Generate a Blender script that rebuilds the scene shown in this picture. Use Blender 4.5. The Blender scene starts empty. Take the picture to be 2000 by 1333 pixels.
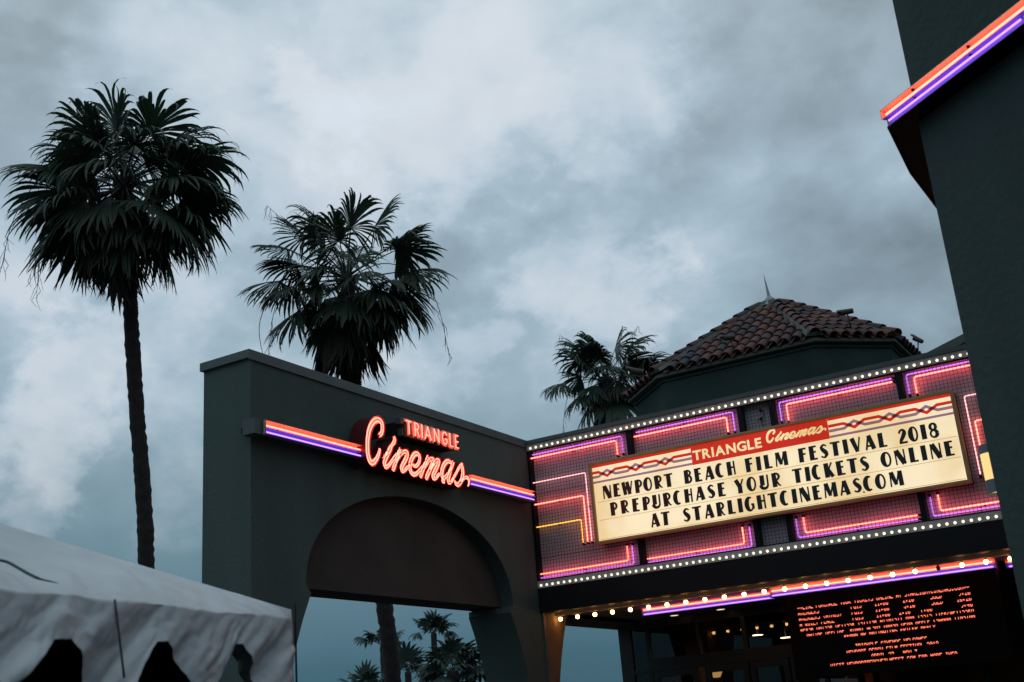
import bpy, math, random
from math import sin, cos, pi, sqrt, radians, atan2
from mathutils import Vector, Matrix
random.seed(11)
S = bpy.context.scene
C = S.collection

# ------------------------------------------------------------------ camera
YAW, PITCH, ROLL, FPX = 0.5223795, 0.3284798, -0.0797172, 2282.85
fw = Vector((-sin(YAW)*cos(PITCH), cos(YAW)*cos(PITCH), sin(PITCH)))
r0 = Vector((cos(YAW), sin(YAW), 0)); u0 = r0.cross(fw)
RT = cos(ROLL)*r0 + sin(ROLL)*u0
UP = -sin(ROLL)*r0 + cos(ROLL)*u0
EYE = Vector((0, 0, 1.65))
cd = bpy.data.cameras.new('camera'); cam = bpy.data.objects.new('camera', cd); C.objects.link(cam)
cam.matrix_world = Matrix(((RT.x, UP.x, -fw.x, 0), (RT.y, UP.y, -fw.y, 0), (RT.z, UP.z, -fw.z, 1.65), (0, 0, 0, 1)))
cd.sensor_width = 36; cd.lens = FPX/2000*36; cd.clip_end = 3000; cd.clip_start = .05
cd.dof.use_dof = True; cd.dof.focus_distance = 15.5; cd.dof.aperture_fstop = 2.8
S.camera = cam

def ray(x, y): return RT*((x-1000)/FPX) + UP*((666.5-y)/FPX) + fw
def PX(x, y, X=None, Y=None, Z=None, D=None):
    d = ray(x, y)
    t = (X/d.x) if X is not None else (Y/d.y) if Y is not None else ((Z-1.65)/d.z) if Z is not None else D
    return EYE + d*t

# ------------------------------------------------------------------ sky, sun, exposure
W = bpy.data.worlds.new("World"); S.world = W; W.use_nodes = True
nt = W.node_tree; nt.nodes.clear(); N = nt.nodes.new; LK = nt.links.new
def mth(op, a, b=None, c=None, clamp=False):
    n = N('ShaderNodeMath'); n.operation = op; n.use_clamp = clamp
    for i, v in enumerate((a, b, c)):
        if v is None: continue
        if isinstance(v, (int, float)): n.inputs[i].default_value = v
        else: LK(v, n.inputs[i])
    return n.outputs[0]
out = N('ShaderNodeOutputWorld'); bg = N('ShaderNodeBackground'); LK(bg.outputs[0], out.inputs[0])
tc = N('ShaderNodeTexCoord'); sep = N('ShaderNodeSeparateXYZ'); LK(tc.outputs['Generated'], sep.inputs[0])
ramp = N('ShaderNodeValToRGB'); LK(sep.outputs[2], ramp.inputs[0])
def setramp(r, stops, mode='B_SPLINE'):
    cr = r.color_ramp; cr.interpolation = mode
    while len(cr.elements) < len(stops): cr.elements.new(.5)
    for e, (p, c) in zip(cr.elements, stops): e.position = p; e.color = (*c, 1)
setramp(ramp, [(0, (.030, .095, .140)), (.066, (.050, .130, .182)), (.093, (.078, .165, .225)), (.16, (.135, .23, .29)), (.22, (.205, .305, .37)), (.28, (.30, .41, .49)), (.4, (.33, .44, .525)), (.55, (.40, .50, .575)), (1, (.45, .55, .62))], 'LINEAR')
mp = N('ShaderNodeMapping'); LK(tc.outputs['Generated'], mp.inputs[0]); mp.inputs['Scale'].default_value = (1, 1, 1.45); mp.inputs['Rotation'].default_value = (.25, .3, .4)
def noise(vec, sc, det, rough=.5, dist=0.):
    n = N('ShaderNodeTexNoise'); LK(vec, n.inputs[0]); n.inputs['Scale'].default_value = sc; n.inputs['Detail'].default_value = det
    n.inputs['Roughness'].default_value = rough; n.inputs['Distortion'].default_value = dist; return n.outputs[0]
big = noise(mp.outputs[0], 4.6, 4, .5, .15); fine = noise(mp.outputs[0], 11., 8, .55, .2)
acc = mth('ADD', mth('MULTIPLY', mth('SUBTRACT', big, .5), 1.25), mth('MULTIPLY', mth('SUBTRACT', fine, .5), 1.0))
nc = N('ShaderNodeTexNoise'); LK(mp.outputs[0], nc.inputs[0]); nc.inputs['Scale'].default_value = 5.5; nc.inputs['Detail'].default_value = 7; nc.inputs['Roughness'].default_value = .58
w1 = N('ShaderNodeVectorMath'); w1.operation = 'SUBTRACT'; LK(nc.outputs['Color'], w1.inputs[0]); w1.inputs[1].default_value = (.5, .5, .5)
w2 = N('ShaderNodeVectorMath'); w2.operation = 'MULTIPLY_ADD'; LK(w1.outputs[0], w2.inputs[0]); w2.inputs[1].default_value = (.42, .42, .42); LK(tc.outputs['Generated'], w2.inputs[2])
w3 = N('ShaderNodeVectorMath'); w3.operation = 'NORMALIZE'; LK(w2.outputs[0], w3.inputs[0])
# broad bright and dark cloud banks, each at its own bearing in the sky
for x, y, rad, amp in ((640, 120, 13, .25), (1150, 60, 10, .2), (1560, 130, 9, -.02), (1400, 480, 12, -.14), (1100, 550, 5, .3), (1200, 200, 7, .2), (570, 300, 4.5, .34), (300, 560, 4, .12), (120, 740, 4, .17), (60, 905, 3, .22), (870, 780, 4, .2),
                       (40, 230, 5, -.16), (30, 860, 6, .12), (760, 620, 5, -.06), (230, 960, 7, -.1), (1700, 600, 8, -.12), (150, 760, 4, .18), (860, 300, 7, .16), (940, 830, 7, .10), (250, 690, 8, .10), (1120, 560, 6, .12)):
    d = ray(x, y).normalized()
    vm = N('ShaderNodeVectorMath'); vm.operation = 'DOT_PRODUCT'; LK(w3.outputs[0], vm.inputs[0]); vm.inputs[1].default_value = d
    mr = N('ShaderNodeMapRange'); mr.interpolation_type = 'SMOOTHERSTEP'; LK(vm.outputs['Value'], mr.inputs[0])
    mr.inputs[1].default_value = cos(radians(rad)); mr.inputs[2].default_value = 1; mr.inputs[3].default_value = 0; mr.inputs[4].default_value = amp
    acc = mth('ADD', acc, mr.outputs[0])
fade = N('ShaderNodeMapRange'); LK(sep.outputs[2], fade.inputs[0]); fade.inputs[1].default_value = .04; fade.inputs[2].default_value = .3; fade.inputs[3].default_value = .12; fade.inputs[4].default_value = 1
acc = mth('MULTIPLY', acc, fade.outputs[0])
gain = mth('ADD', mth('MULTIPLY', acc, .85), 1.0)
gain = mth('MAXIMUM', gain, .45)
vs = N('ShaderNodeVectorMath'); vs.operation = 'SCALE'; LK(ramp.outputs[0], vs.inputs[0]); LK(gain, vs.inputs['Scale'])
pk = mth('MULTIPLY', mth('SUBTRACT', acc, .10, clamp=True), 1.25)
pk = mth('MINIMUM', pk, .55)
mx = N('ShaderNodeMix'); mx.data_type = 'RGBA'; LK(pk, mx.inputs[0]); LK(vs.outputs[0], mx.inputs[6]); mx.inputs[7].default_value = (.70, .69, .72, 1)
sky = N('ShaderNodeTexSky'); sky.sky_type = 'NISHITA'; sky.sun_disc = False; sky.sun_elevation = radians(4); sky.sun_rotation = radians(150)
sk = N('ShaderNodeVectorMath'); sk.operation = 'SCALE'; LK(sky.outputs[0], sk.inputs[0]); sk.inputs['Scale'].default_value = .003
ad = N('ShaderNodeVectorMath'); ad.operation = 'ADD'; LK(mx.outputs[2], ad.inputs[0]); LK(sk.outputs[0], ad.inputs[1])
LK(ad.outputs[0], bg.inputs[0]); bg.inputs[1].default_value = 1.0
W.cycles.sampling_method = 'MANUAL'; W.cycles.sample_map_resolution = 512
sl = bpy.data.lights.new('sun', 'SUN'); sl.energy = .05; sl.angle = radians(40); sl.color = (1, .93, .88)
so = bpy.data.objects.new('sun', sl); C.objects.link(so); so.rotation_euler = (radians(55), 0, radians(20))
S.view_settings.view_transform = 'Standard'; S.view_settings.look = 'None'; S.view_settings.exposure = 0; S.view_settings.gamma = 1
S.view_settings.use_curve_mapping = False
S.render.engine = 'CYCLES'; S.cycles.use_denoising = True; S.cycles.max_bounces = 6; S.cycles.diffuse_bounces = 3; S.cycles.glossy_bounces = 4
S.cycles.transparent_max_bounces = 16; S.cycles.caustics_reflective = False; S.cycles.caustics_refractive = False; S.cycles.sample_clamp_indirect = 4

# ------------------------------------------------------------------ helpers
class MB:
    def __init__(s): s.v = []; s.f = []; s.sm = []
    def add(s, vs, fs, smooth=False):
        b = len(s.v); s.v += [tuple(p) for p in vs]; s.f += [tuple(i+b for i in q) for q in fs]; s.sm += [smooth]*len(fs); return s
    def box(s, a, b):
        x0, y0, z0 = (min(p, q) for p, q in zip(a, b)); x1, y1, z1 = (max(p, q) for p, q in zip(a, b))
        return s.add([(x0,y0,z0),(x1,y0,z0),(x1,y1,z0),(x0,y1,z0),(x0,y0,z1),(x1,y0,z1),(x1,y1,z1),(x0,y1,z1)],
                     [(0,3,2,1),(4,5,6,7),(0,1,5,4),(1,2,6,5),(2,3,7,6),(3,0,4,7)])
    def prism(s, poly, vec, caps=True):
        n = len(poly); v = [Vector(p) for p in poly]; w = [p+Vector(vec) for p in v]
        fs = [(i, (i+1) % n, n+(i+1) % n, n+i) for i in range(n)]
        if caps: fs += [tuple(reversed(range(n))), tuple(range(n, 2*n))]
        return s.add(v+w, fs)
    def tube(s, pts, rad, seg=8, caps=True, smooth=True):
        pts = [Vector(p) for p in pts]; n = len(pts); rs = rad if isinstance(rad, (list, tuple)) else [rad]*n
        t0 = (pts[1]-pts[0]).normalized(); ref = Vector((0, 0, 1)) if abs(t0.z) < .9 else Vector((1, 0, 0))
        a = t0.cross(ref).normalized(); vs = []
        for i, p in enumerate(pts):
            t = ((pts[min(i+1, n-1)]-p).normalized() + (p-pts[max(i-1, 0)]).normalized())
            t = t.normalized() if t.length > 1e-9 else t0
            a = (a - t*a.dot(t)).normalized(); b = t.cross(a)
            for k in range(seg):
                an = 2*pi*k/seg; vs.append(p + (a*cos(an)+b*sin(an))*rs[i])
        fs = [(i*seg+k, i*seg+(k+1) % seg, (i+1)*seg+(k+1) % seg, (i+1)*seg+k) for i in range(n-1) for k in range(seg)]
        if caps: fs += [tuple(reversed(range(seg))), tuple(range((n-1)*seg, n*seg))]
        return s.add(vs, fs, smooth)
    def ball(s, c, r, seg=10, rings=6, sc=(1, 1, 1)):
        c = Vector(c); vs = [c+Vector((0, 0, r*sc[2]))]
        for i in range(1, rings):
            ph = pi*i/rings
            vs += [c+Vector((r*sc[0]*sin(ph)*cos(2*pi*k/seg), r*sc[1]*sin(ph)*sin(2*pi*k/seg), r*sc[2]*cos(ph))) for k in range(seg)]
        vs.append(c-Vector((0, 0, r*sc[2]))); L = len(vs)-1
        fs = [(0, 1+k, 1+(k+1) % seg) for k in range(seg)] + [(L, L-seg+(k+1) % seg, L-seg+k) for k in range(seg)]
        for i in range(rings-2):
            fs += [(1+i*seg+k, 1+(i+1)*seg+k, 1+(i+1)*seg+(k+1) % seg, 1+i*seg+(k+1) % seg) for k in range(seg)]
        return s.add(vs, fs, True)
    def mesh(s, name, mat):
        m = bpy.data.meshes.new(name); m.from_pydata(s.v, [], s.f)
        m.polygons.foreach_set('use_smooth', s.sm)
        for q in (mat if isinstance(mat, (list, tuple)) else [mat]): m.materials.append(q)
        m.update(); return m
    def build(s, name, mat, parent=None, loc=None):
        return place(s.mesh(name, mat), name, parent, loc)
def place(me, name, parent=None, loc=None, mat=None):
    o = bpy.data.objects.new(name, me); C.objects.link(o)
    if parent is not None:
        o.parent = parent; o.matrix_parent_inverse = Matrix.Identity(4)
    if mat is not None: o.matrix_local = mat
    elif loc is not None: o.location = loc
    return o
def tag(o, label=None, cat=None, group=None, kind=None):
    for k, v in (('label', label), ('category', cat), ('group', group), ('kind', kind)):
        if v: o[k] = v
    return o
def thing(name, label, cat, group=None):
    o = bpy.data.objects.new(name, None); C.objects.link(o); o.empty_display_size = .2
    return tag(o, label, cat, group)
def rebase(o, loc):                       # move a thing's origin to its base, its parts stay where they are
    loc = Vector(loc); o.location = loc
    for c in o.children: c.location = c.location - loc

# ------------------------------------------------------------------ materials
def mat(name, col, rough=.6, metal=0., bump=0., bscale=30., var=0., vscale=3., spec=.5, streak=False, rnd=None, trans=0.):
    m = bpy.data.materials.new(name); m.use_nodes = True; t = m.node_tree; b = t.nodes['Principled BSDF']
    b.inputs['Roughness'].default_value = rough; b.inputs['Metallic'].default_value = metal
    b.inputs['Base Color'].default_value = (*col, 1); b.inputs['Specular IOR Level'].default_value = spec
    tcn = t.nodes.new('ShaderNodeTexCoord')
    if var or rnd:
        mxn = t.nodes.new('ShaderNodeMix'); mxn.data_type = 'RGBA'; mxn.blend_type = 'MULTIPLY'; mxn.inputs[0].default_value = 1
        mxn.inputs[6].default_value = (*col, 1)
        nn = t.nodes.new('ShaderNodeTexNoise'); nn.inputs['Scale'].default_value = vscale; nn.inputs['Detail'].default_value = 5
        if streak:
            mpn = t.nodes.new('ShaderNodeMapping'); mpn.inputs['Scale'].default_value = (1, 1, .18)
            t.links.new(tcn.outputs['Object'], mpn.inputs[0]); t.links.new(mpn.outputs[0], nn.inputs[0])
        else: t.links.new(tcn.outputs['Object'], nn.inputs[0])
        rr = t.nodes.new('ShaderNodeMapRange'); t.links.new(nn.outputs[0], rr.inputs[0])
        rr.inputs[1].default_value = .3; rr.inputs[2].default_value = .7; rr.inputs[3].default_value = 1-var; rr.inputs[4].default_value = 1+var
        t.links.new(rr.outputs[0], mxn.inputs[7]); src = mxn.outputs[2]
        if rnd:
            oi = t.nodes.new('ShaderNodeObjectInfo'); cr = t.nodes.new('ShaderNodeValToRGB'); setramp(cr, rnd, 'CONSTANT')
            t.links.new(oi.outputs['Random'], cr.inputs[0]); t.links.new(cr.outputs[0], mxn.inputs[6])
        t.links.new(src, b.inputs['Base Color'])
    if bump:
        n2 = t.nodes.new('ShaderNodeTexNoise'); n2.inputs['Scale'].default_value = bscale; n2.inputs['Detail'].default_value = 5
        t.links.new(tcn.outputs['Object'], n2.inputs[0]); bn = t.nodes.new('ShaderNodeBump'); bn.inputs['Strength'].default_value = bump; bn.inputs['Distance'].default_value = .02
        t.links.new(n2.outputs[0], bn.inputs['Height']); t.links.new(bn.outputs[0], b.inputs['Normal'])
    if trans:
        tr = t.nodes.new('ShaderNodeBsdfTranslucent'); tr.inputs[0].default_value = (*[min(1, c*1.6) for c in col], 1)
        ms = t.nodes.new('ShaderNodeMixShader'); ms.inputs[0].default_value = trans
        o = t.nodes['Material Output']; t.links.new(b.outputs[0], ms.inputs[1]); t.links.new(tr.outputs[0], ms.inputs[2]); t.links.new(ms.outputs[0], o.inputs[0])
    return m
def emit(name, col, st=1.):
    m = bpy.data.materials.new(name); m.use_nodes = True; t = m.node_tree; t.nodes.clear()
    e = t.nodes.new('ShaderNodeEmission'); e.inputs[0].default_value = (*col, 1); e.inputs[1].default_value = st
    o = t.nodes.new('ShaderNodeOutputMaterial'); t.links.new(e.outputs[0], o.inputs[0]); return m
M = {}
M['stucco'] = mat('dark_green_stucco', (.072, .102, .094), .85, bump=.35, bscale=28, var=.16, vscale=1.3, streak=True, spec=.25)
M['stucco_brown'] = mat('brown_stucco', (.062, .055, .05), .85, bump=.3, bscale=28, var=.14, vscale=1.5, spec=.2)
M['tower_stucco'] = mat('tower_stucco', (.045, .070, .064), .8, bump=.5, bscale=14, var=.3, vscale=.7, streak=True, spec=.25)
M['coping'] = mat('painted_sheet_metal', (.078, .10, .094), .5, var=.12, vscale=4, bump=.05)
M['black_metal'] = mat('black_metal', (.008, .010, .012), .55, spec=.15)
M['fascia'] = mat('charcoal_fascia', (.009, .010, .012), .6, var=.15, vscale=2, bump=.05, spec=.2)
M['backing'] = mat('mauve_backing_panel', (.50, .50, .55), .5, var=.10, vscale=2.5, bump=.05)
M['strip'] = mat('grey_bulb_strip', (.40, .40, .41), .5, var=.12, vscale=5)
M['housing'] = mat('grey_sign_housing', (.065, .08, .075), .5, var=.1)
M['frame_gold'] = mat('bronze_sign_frame', (.50, .27, .10), .45, metal=0., var=.12, vscale=6)
M['black'] = mat('black_letter_plastic', (.008, .009, .01), .35)
M['maroon'] = mat('faded_maroon_letter_plastic', (.045, .006, .006), .35)
M['red_paint'] = mat('red_channel_paint', (.85, .42, .30), .45)
M['red_side'] = mat('dark_red_return', (.10, .008, .012), .4)
M['red_wall'] = mat('red_channel_back', (.90, .76, .52), .5)
M['purple_back'] = mat('purple_channel_back', (.42, .34, .72), .5)
M['dark_in'] = mat('dark_board_black', (.002, .002, .0025), .7, spec=.1)
M['mullion'] = mat('black_window_frame', (.004, .004, .005), .4)
M['tile'] = mat('terracotta_roof_tile', (.2, .08, .06), .75, var=.28, vscale=14, bump=.15, bscale=40,
    rnd=[(0, (.115, .038, .030)), (.2, (.080, .031, .028)), (.38, (.050, .026, .027)), (.5, (.130, .045, .032)), (.62, (.028, .029, .034)), (.72, (.09, .034, .03)), (.82, (.028, .040, .046)), (.9, (.12, .06, .048))])
M['mortar'] = mat('grey_green_mortar', (.13, .16, .14), .9, bump=.3, bscale=30, var=.2)
M['spire'] = mat('weathered_tin', (.28, .31, .31), .4, metal=.4)
M['lampmetal'] = mat('bronze_floodlight_paint', (.045, .04, .036), .5)
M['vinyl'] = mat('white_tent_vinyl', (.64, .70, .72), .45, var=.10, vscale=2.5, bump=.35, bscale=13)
M['tent_shade'] = mat('tent_shade_dark', (.03, .02, .015), .9)  # the dark under the tent, put into the colour
M['seam'] = mat('dark_teal_webbing', (.03, .055, .065), .7)
M['steel'] = mat('galvanised_pole', (.22, .23, .24), .35, metal=.7)
M['bark'] = mat('palm_bark', (.035, .029, .026), .95, bump=.6, bscale=22, var=.35, vscale=9)
M['leaf'] = mat('palm_leaf_green', (.030, .058, .034), .5, var=.35, vscale=1.2, trans=.15)
M['leaf_far'] = mat('palm_leaf_grey_green', (.022, .045, .032), .6, var=.3, vscale=.8, trans=.05)
M['leaf_dead'] = mat('dead_palm_leaf', (.030, .025, .019), .85, var=.4, vscale=2, trans=.08)
M['stalk'] = mat('palm_stalk', (.055, .06, .038), .6, var=.2)
M['asphalt'] = mat('asphalt', (.045, .045, .047), .9, bump=.3, bscale=60, var=.15)
M['sconce'] = mat('blue_grey_lamp_metal', (.16, .20, .23), .4, metal=.3)
M['lobby'] = mat('lobby_wall_tan', (.16, .11, .07), .8, var=.2)
M['lobby_red'] = mat('lobby_wall_red', (.20, .035, .02), .8, var=.15)
M['lobby_dark'] = mat('lobby_floor_dark', (.04, .035, .03), .8)
M['soffit'] = mat('soffit_brown', (.30, .23, .16), .7, var=.1, bump=.1)
E_RED = emit('neon_red', (1, .098, .070), 9.)
E_PUR = emit('neon_purple', (.44, .13, .66), 2.1)
E_VIO = emit('neon_violet', (.36, .16, .95), 3.1)
E_PINK = emit('neon_pink_white', (1, .40, .40), 2.2)
E_AMB = emit('neon_amber', (1, .40, .05), 2.4)
E_BULB = emit('small_bulb_glow', (1, .88, .68), 1.25)
E_GLOBE = emit('globe_bulb_glow', (1, .48, .14), 20.)
E_LED = emit('led_red_dots', (1, .17, .10), 2.4)
E_REF = emit('lobby_fill_glow', (1, .66, .36), 45.)  # glow of the lamps added to light the lobby
def sign_face(name, base, strength):
    m = bpy.data.materials.new(name); m.use_nodes = True; t = m.node_tree; t.nodes.clear()
    e = t.nodes.new('ShaderNodeEmission'); o = t.nodes.new('ShaderNodeOutputMaterial'); tcn = t.nodes.new('ShaderNodeTexCoord')
    n = t.nodes.new('ShaderNodeTexNoise'); n.inputs['Scale'].default_value = 1.3; n.inputs['Detail'].default_value = 3
    t.links.new(tcn.outputs['Object'], n.inputs[0])
    cr = t.nodes.new('ShaderNodeValToRGB'); setramp(cr, [(.32, tuple(c*k for c, k in zip(base, (.86, .76, .58)))), (.6, base)], 'EASE')
    t.links.new(n.outputs[0], cr.inputs[0]); t.links.new(cr.outputs[0], e.inputs[0]); e.inputs[1].default_value = strength
    pb = t.nodes.new('ShaderNodeBsdfPrincipled'); pb.inputs['Base Color'].default_value = (*[c*.45 for c in base], 1); pb.inputs['Specular IOR Level'].default_value = .2; pb.inputs['Roughness'].default_value = .4
    a = t.nodes.new('ShaderNodeAddShader'); t.links.new(e.outputs[0], a.inputs[0]); t.links.new(pb.outputs[0], a.inputs[1]); t.links.new(a.outputs[0], o.inputs[0])
    return m
M['face'] = sign_face('backlit_cream_acrylic', (1., .84, .56), .90)
M['track'] = sign_face('backlit_tan_track', (.62, .45, .20), .8)  # tan strip below each row of letters
M['f_red'] = sign_face('backlit_red_vinyl', (.66, .032, .016), .80)
M['f_pur'] = sign_face('backlit_purple_vinyl', (.36, .20, .27), .72)
M['f_mix'] = sign_face('backlit_overlap_vinyl', (.15, .012, .03), .7)
M['f_cream'] = sign_face('backlit_cream_lettering', (.95, .78, .42), .86)
def glass():
    m = bpy.data.materials.new('window_glass'); m.use_nodes = True; t = m.node_tree; t.nodes.clear()
    tr = t.nodes.new('ShaderNodeBsdfTransparent'); tr.inputs[0].default_value = (.5, .52, .5, 1)
    g = t.nodes.new('ShaderNodeBsdfGlossy'); g.inputs['Roughness'].default_value = .01; g.inputs[0].default_value = (.9, .95, .95, 1)
    fr = t.nodes.new('ShaderNodeFresnel'); fr.inputs[0].default_value = 1.5
    ms = t.nodes.new('ShaderNodeMixShader'); t.links.new(fr.outputs[0], ms.inputs[0]); t.links.new(tr.outputs[0], ms.inputs[1]); t.links.new(g.outputs[0], ms.inputs[2])
    o = t.nodes.new('ShaderNodeOutputMaterial'); t.links.new(ms.outputs[0], o.inputs[0]); return m
M['glass'] = glass()

# ------------------------------------------------------------------ ground
g = MB(); g.add([(-900, -900, 0), (900, -900, 0), (900, 900, 0), (-900, 900, 0)], [(0, 1, 2, 3)])
tag(g.build('ground', M['asphalt']), kind='structure')

# ------------------------------------------------------------------ arch wall (a wall along Y, its face at x = XW)
XW, XB = -8.51, -9.21
YC = 12.06
def low(z, c=YC, side=1):            # half width of the lower part of the arch
    return 2.65*sqrt(max(0, 1-((z-1)/3.79)**2))
def outline(c, upper=True, y_end=None):
    """left half from the ground up, then the top, then down: points (y, z) of the hole"""
    L = []
    for i in range(13): z = -.05+3.38*i/12; L.append((c-low(z), z))
    if upper:
        L.append((c-2.17, 3.42))
        for i in range(1, 40):
            a = pi - pi*i/40; L.append((c+2.17*cos(a), 3.42+1.225*sin(a)**.93))
        L.append((c+2.17, 3.42))
    for i in range(12, -1, -1): z = -.05+3.38*i/12; L.append((c+low(z), z))
    return L
def wall_with_hole(mb, y0, y1, z1, L, xa, xb):
    # strips of quads from the hole outline to the wall's top, split by y
    n = len(L)
    i_up = [i for i in range(n)]
    for x, rev in ((xa, False), (xb, True)):
        for i in range(n-1):
            (ya, za), (yb, zb) = L[i], L[i+1]
            if i < 13: q = [(x, y0, za), (x, ya, za), (x, yb, zb), (x, y0, zb)]
            elif i >= n-14: q = [(x, ya, za), (x, y1, za), (x, y1, zb), (x, yb, zb)]
            else: q = [(x, ya, za), (x, ya, z1), (x, yb, z1), (x, yb, zb)]
            mb.add(q, [(0, 1, 2, 3)])
        zs = L[13][1]
        mb.add([(x, y0, zs), (x, L[13][0], zs), (x, L[13][0], z1), (x, y0, z1)], [(0, 1, 2, 3)])
        mb.add([(x, L[n-14][0], zs), (x, y1, zs), (x, y1, z1), (x, L[n-14][0], z1)], [(0, 1, 2, 3)])
    for i in range(n-1):
        mb.add([(xa, *L[i]), (xb, *L[i]), (xb, *L[i+1]), (xa, *L[i+1])], [(0, 1, 2, 3)])
    mb.add([(xa, y0, -.05), (xb, y0, -.05), (xb, y0, z1), (xa, y0, z1)], [(0, 1, 2, 3)])
    mb.add([(xa, y1, -.05), (xb, y1, -.05), (xb, y1, z1), (xa, y1, z1)], [(0, 1, 2, 3)])
    mb.add([(xa, y0, z1), (xb, y0, z1), (xb, y1, z1), (xa, y1, z1)], [(0, 1, 2, 3)])
aw = thing('arch_wall', 'tall dark green stucco wall with the large half round arch, carrying the neon script', 'wall')
b = MB(); wall_with_hole(b, 9.04, 15.0, 5.84, outline(YC), XW, XB)
b.build('wall', M['stucco'], aw)
# recessed panel filling the head of the arch
L = [(YC-2.168, 3.42)]+[(YC+2.168*cos(pi-pi*i/40), 3.42+1.223*sin(pi*i/40)**.93) for i in range(1, 40)]+[(YC+2.168, 3.42)]
b = MB(); b.prism([(XW-.2, y, max(z, 3.405)) for y, z in L], (-.47, 0, 0))
b.build('arch_panel', M['stucco_brown'], aw)
b = MB(); b.box((XW+.0-.2, YC-2.17, 3.33), (XB+.02, YC-2.07, 3.402)).box((XW-.2, YC+2.07, 3.33), (XB+.02, YC+2.17, 3.402))
b.build('springing_ledge', M['stucco'], aw)
for y0, y1 in ((8.995, 12.05), (12.056, 14.06), (14.066, 15.0)):
    b = MB(); b.box((XW+.020, y0, 5.81), (XB-.020, y1, 5.905)).box((XW+.012, y0, 5.792), (XW+.020, y1, 5.81))
    b.build('coping', M['coping'], aw)
rebase(aw, (-8.86, 12, 0))
# the wall goes on past the marquee with a second arch
b = MB()
for y_ in (11.02, 13.62): b.box((XW+.0, y_-.003, 4.9 if y_ < 12 else 4.75), (XW+.0012, y_+.003, 5.79))
tag(b.build('control_joint', M['black_metal'], aw), kind='stuff')
bw = thing('arch_wall', 'lower stucco wall with a flat topped arch, glowing orange under the canopy beside the first bulb', 'wall')
c2 = 15.76+2.09
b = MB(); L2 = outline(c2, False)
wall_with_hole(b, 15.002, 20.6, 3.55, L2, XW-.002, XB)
b.build('wall', mat('bulb_glow_stucco', (.19, .13, .085), .85, bump=.3, var=.12, spec=.2), bw)  # orange glow of the bulbs put into the stucco colour
b = MB(); b.box((XW+.003, 15.003, 0), (XW+.03, 15.06, 3.36)).build('corner_trim', M['coping'], bw)
rebase(bw, (-8.86, 17, 0))

# ------------------------------------------------------------------ neon strips on the arch wall
XS = -8.31
def zat(x, y, X): return PX(x, y, X=X).z
zt = (zat(517.8, 820.2, XS)+zat(1047.4, 960.6, XS))/2; zb = (zat(517.8, 848, XS)+zat(1047.4, 978.5, XS))/2
def neon_strip_y(label, ya, yb, endcap):
    t = thing('neon_strip', label, 'neon light', 'neon strips on the arch wall')
    zm = zb+(zt-zb)*.47
    MB().box((XW, ya, zb), (XS-.07, yb, zt)).build('housing', M['housing'], t)
    b = MB().box((XS-.07, ya, zm), (XS-.066, yb, zt-.004)).box((XS-.07, ya, zt-.004), (XS, yb, zt)); b.build('red_channel', M['red_wall'], t)
    b = MB().box((XS-.07, ya, zb+.004), (XS-.066, yb, zm-.002)).box((XS-.07, ya, zm-.002), (XS, yb, zm)).box((XS-.07, ya, zb), (XS, yb, zb+.004)); b.build('purple_channel', M['purple_back'], t)
    MB().tube([(XS-.025, ya+.03, zm+(zt-zm)*.36), (XS-.025, yb-.03, zm+(zt-zm)*.36)], .0085).build('red_tube', E_RED, t)
    MB().tube([(XS-.025, ya+.03, zb+(zm-zb)*.38), (XS-.025, yb-.03, zb+(zm-zb)*.38)], .0085).build('purple_tube', E_VIO, t)
    b = MB(); n = int((yb-ya)/.55)
    for i in range(n):
        y = ya+.25+i*(yb-ya-.4)/max(1, n-1)
        b.box((XS-.066, y, zm+(zt-zm)*.3), (XS-.034, y+.012, zm+(zt-zm)*.42)).box((XS-.066, y+.03, zb+(zm-zb)*.3), (XS-.034, y+.042, zb+(zm-zb)*.46))
    tag(b.build('tube_support', M['black_metal'], t), kind='stuff')
    if endcap:
        MB().box((XW, ya-.14, zb-.01), (XS-.03, ya-.004, zt+.006)).build('end_box', M['housing'], t)
        MB().box((XS-.06, ya-.0035, zb-.006), (XS+.004, ya+.004, zt+.004)).build('end_plate', mat('pale_end_plate', (.42, .34, .25), .5), t)
    rebase(t, (XW, (ya+yb)/2, zb)); return t
yA = PX(519, 834, X=XS).y; yB = PX(722, 890, X=XS).y; yC_ = PX(921, 940, X=XS).y; yD = PX(1047.4, 969, X=XS).y
neon_strip_y('red over purple neon strip running from the wall corner to the big letter C', yA, yB, True)
neon_strip_y('red over purple neon strip from the end of the script sign to the marquee', yC_, yD, False)
t = thing('junction_box', 'small black electrical box on the left corner of the arch wall', 'box')
zz = (zt+zb)/2
MB().box((XW+.002, 9.0, zz-.035), (XW+.05, 9.075, zz+.035)).build('cover', M['black_metal'], t)
MB().box((XW-.10, 9.0, zz-.03), (XW+.0015, 9.038, zz+.03)).build('bracket_arm', M['black_metal'], t)
MB().tube([(XW-.02, 9.01, zz+.04), (XW-.02, 9.03, zz-.05), (XW+.03, 9.0, zz-.05)], .005, 6).build('cable', M['black_metal'], t)
rebase(t, (XW, 9.02, zz-.03))

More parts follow.
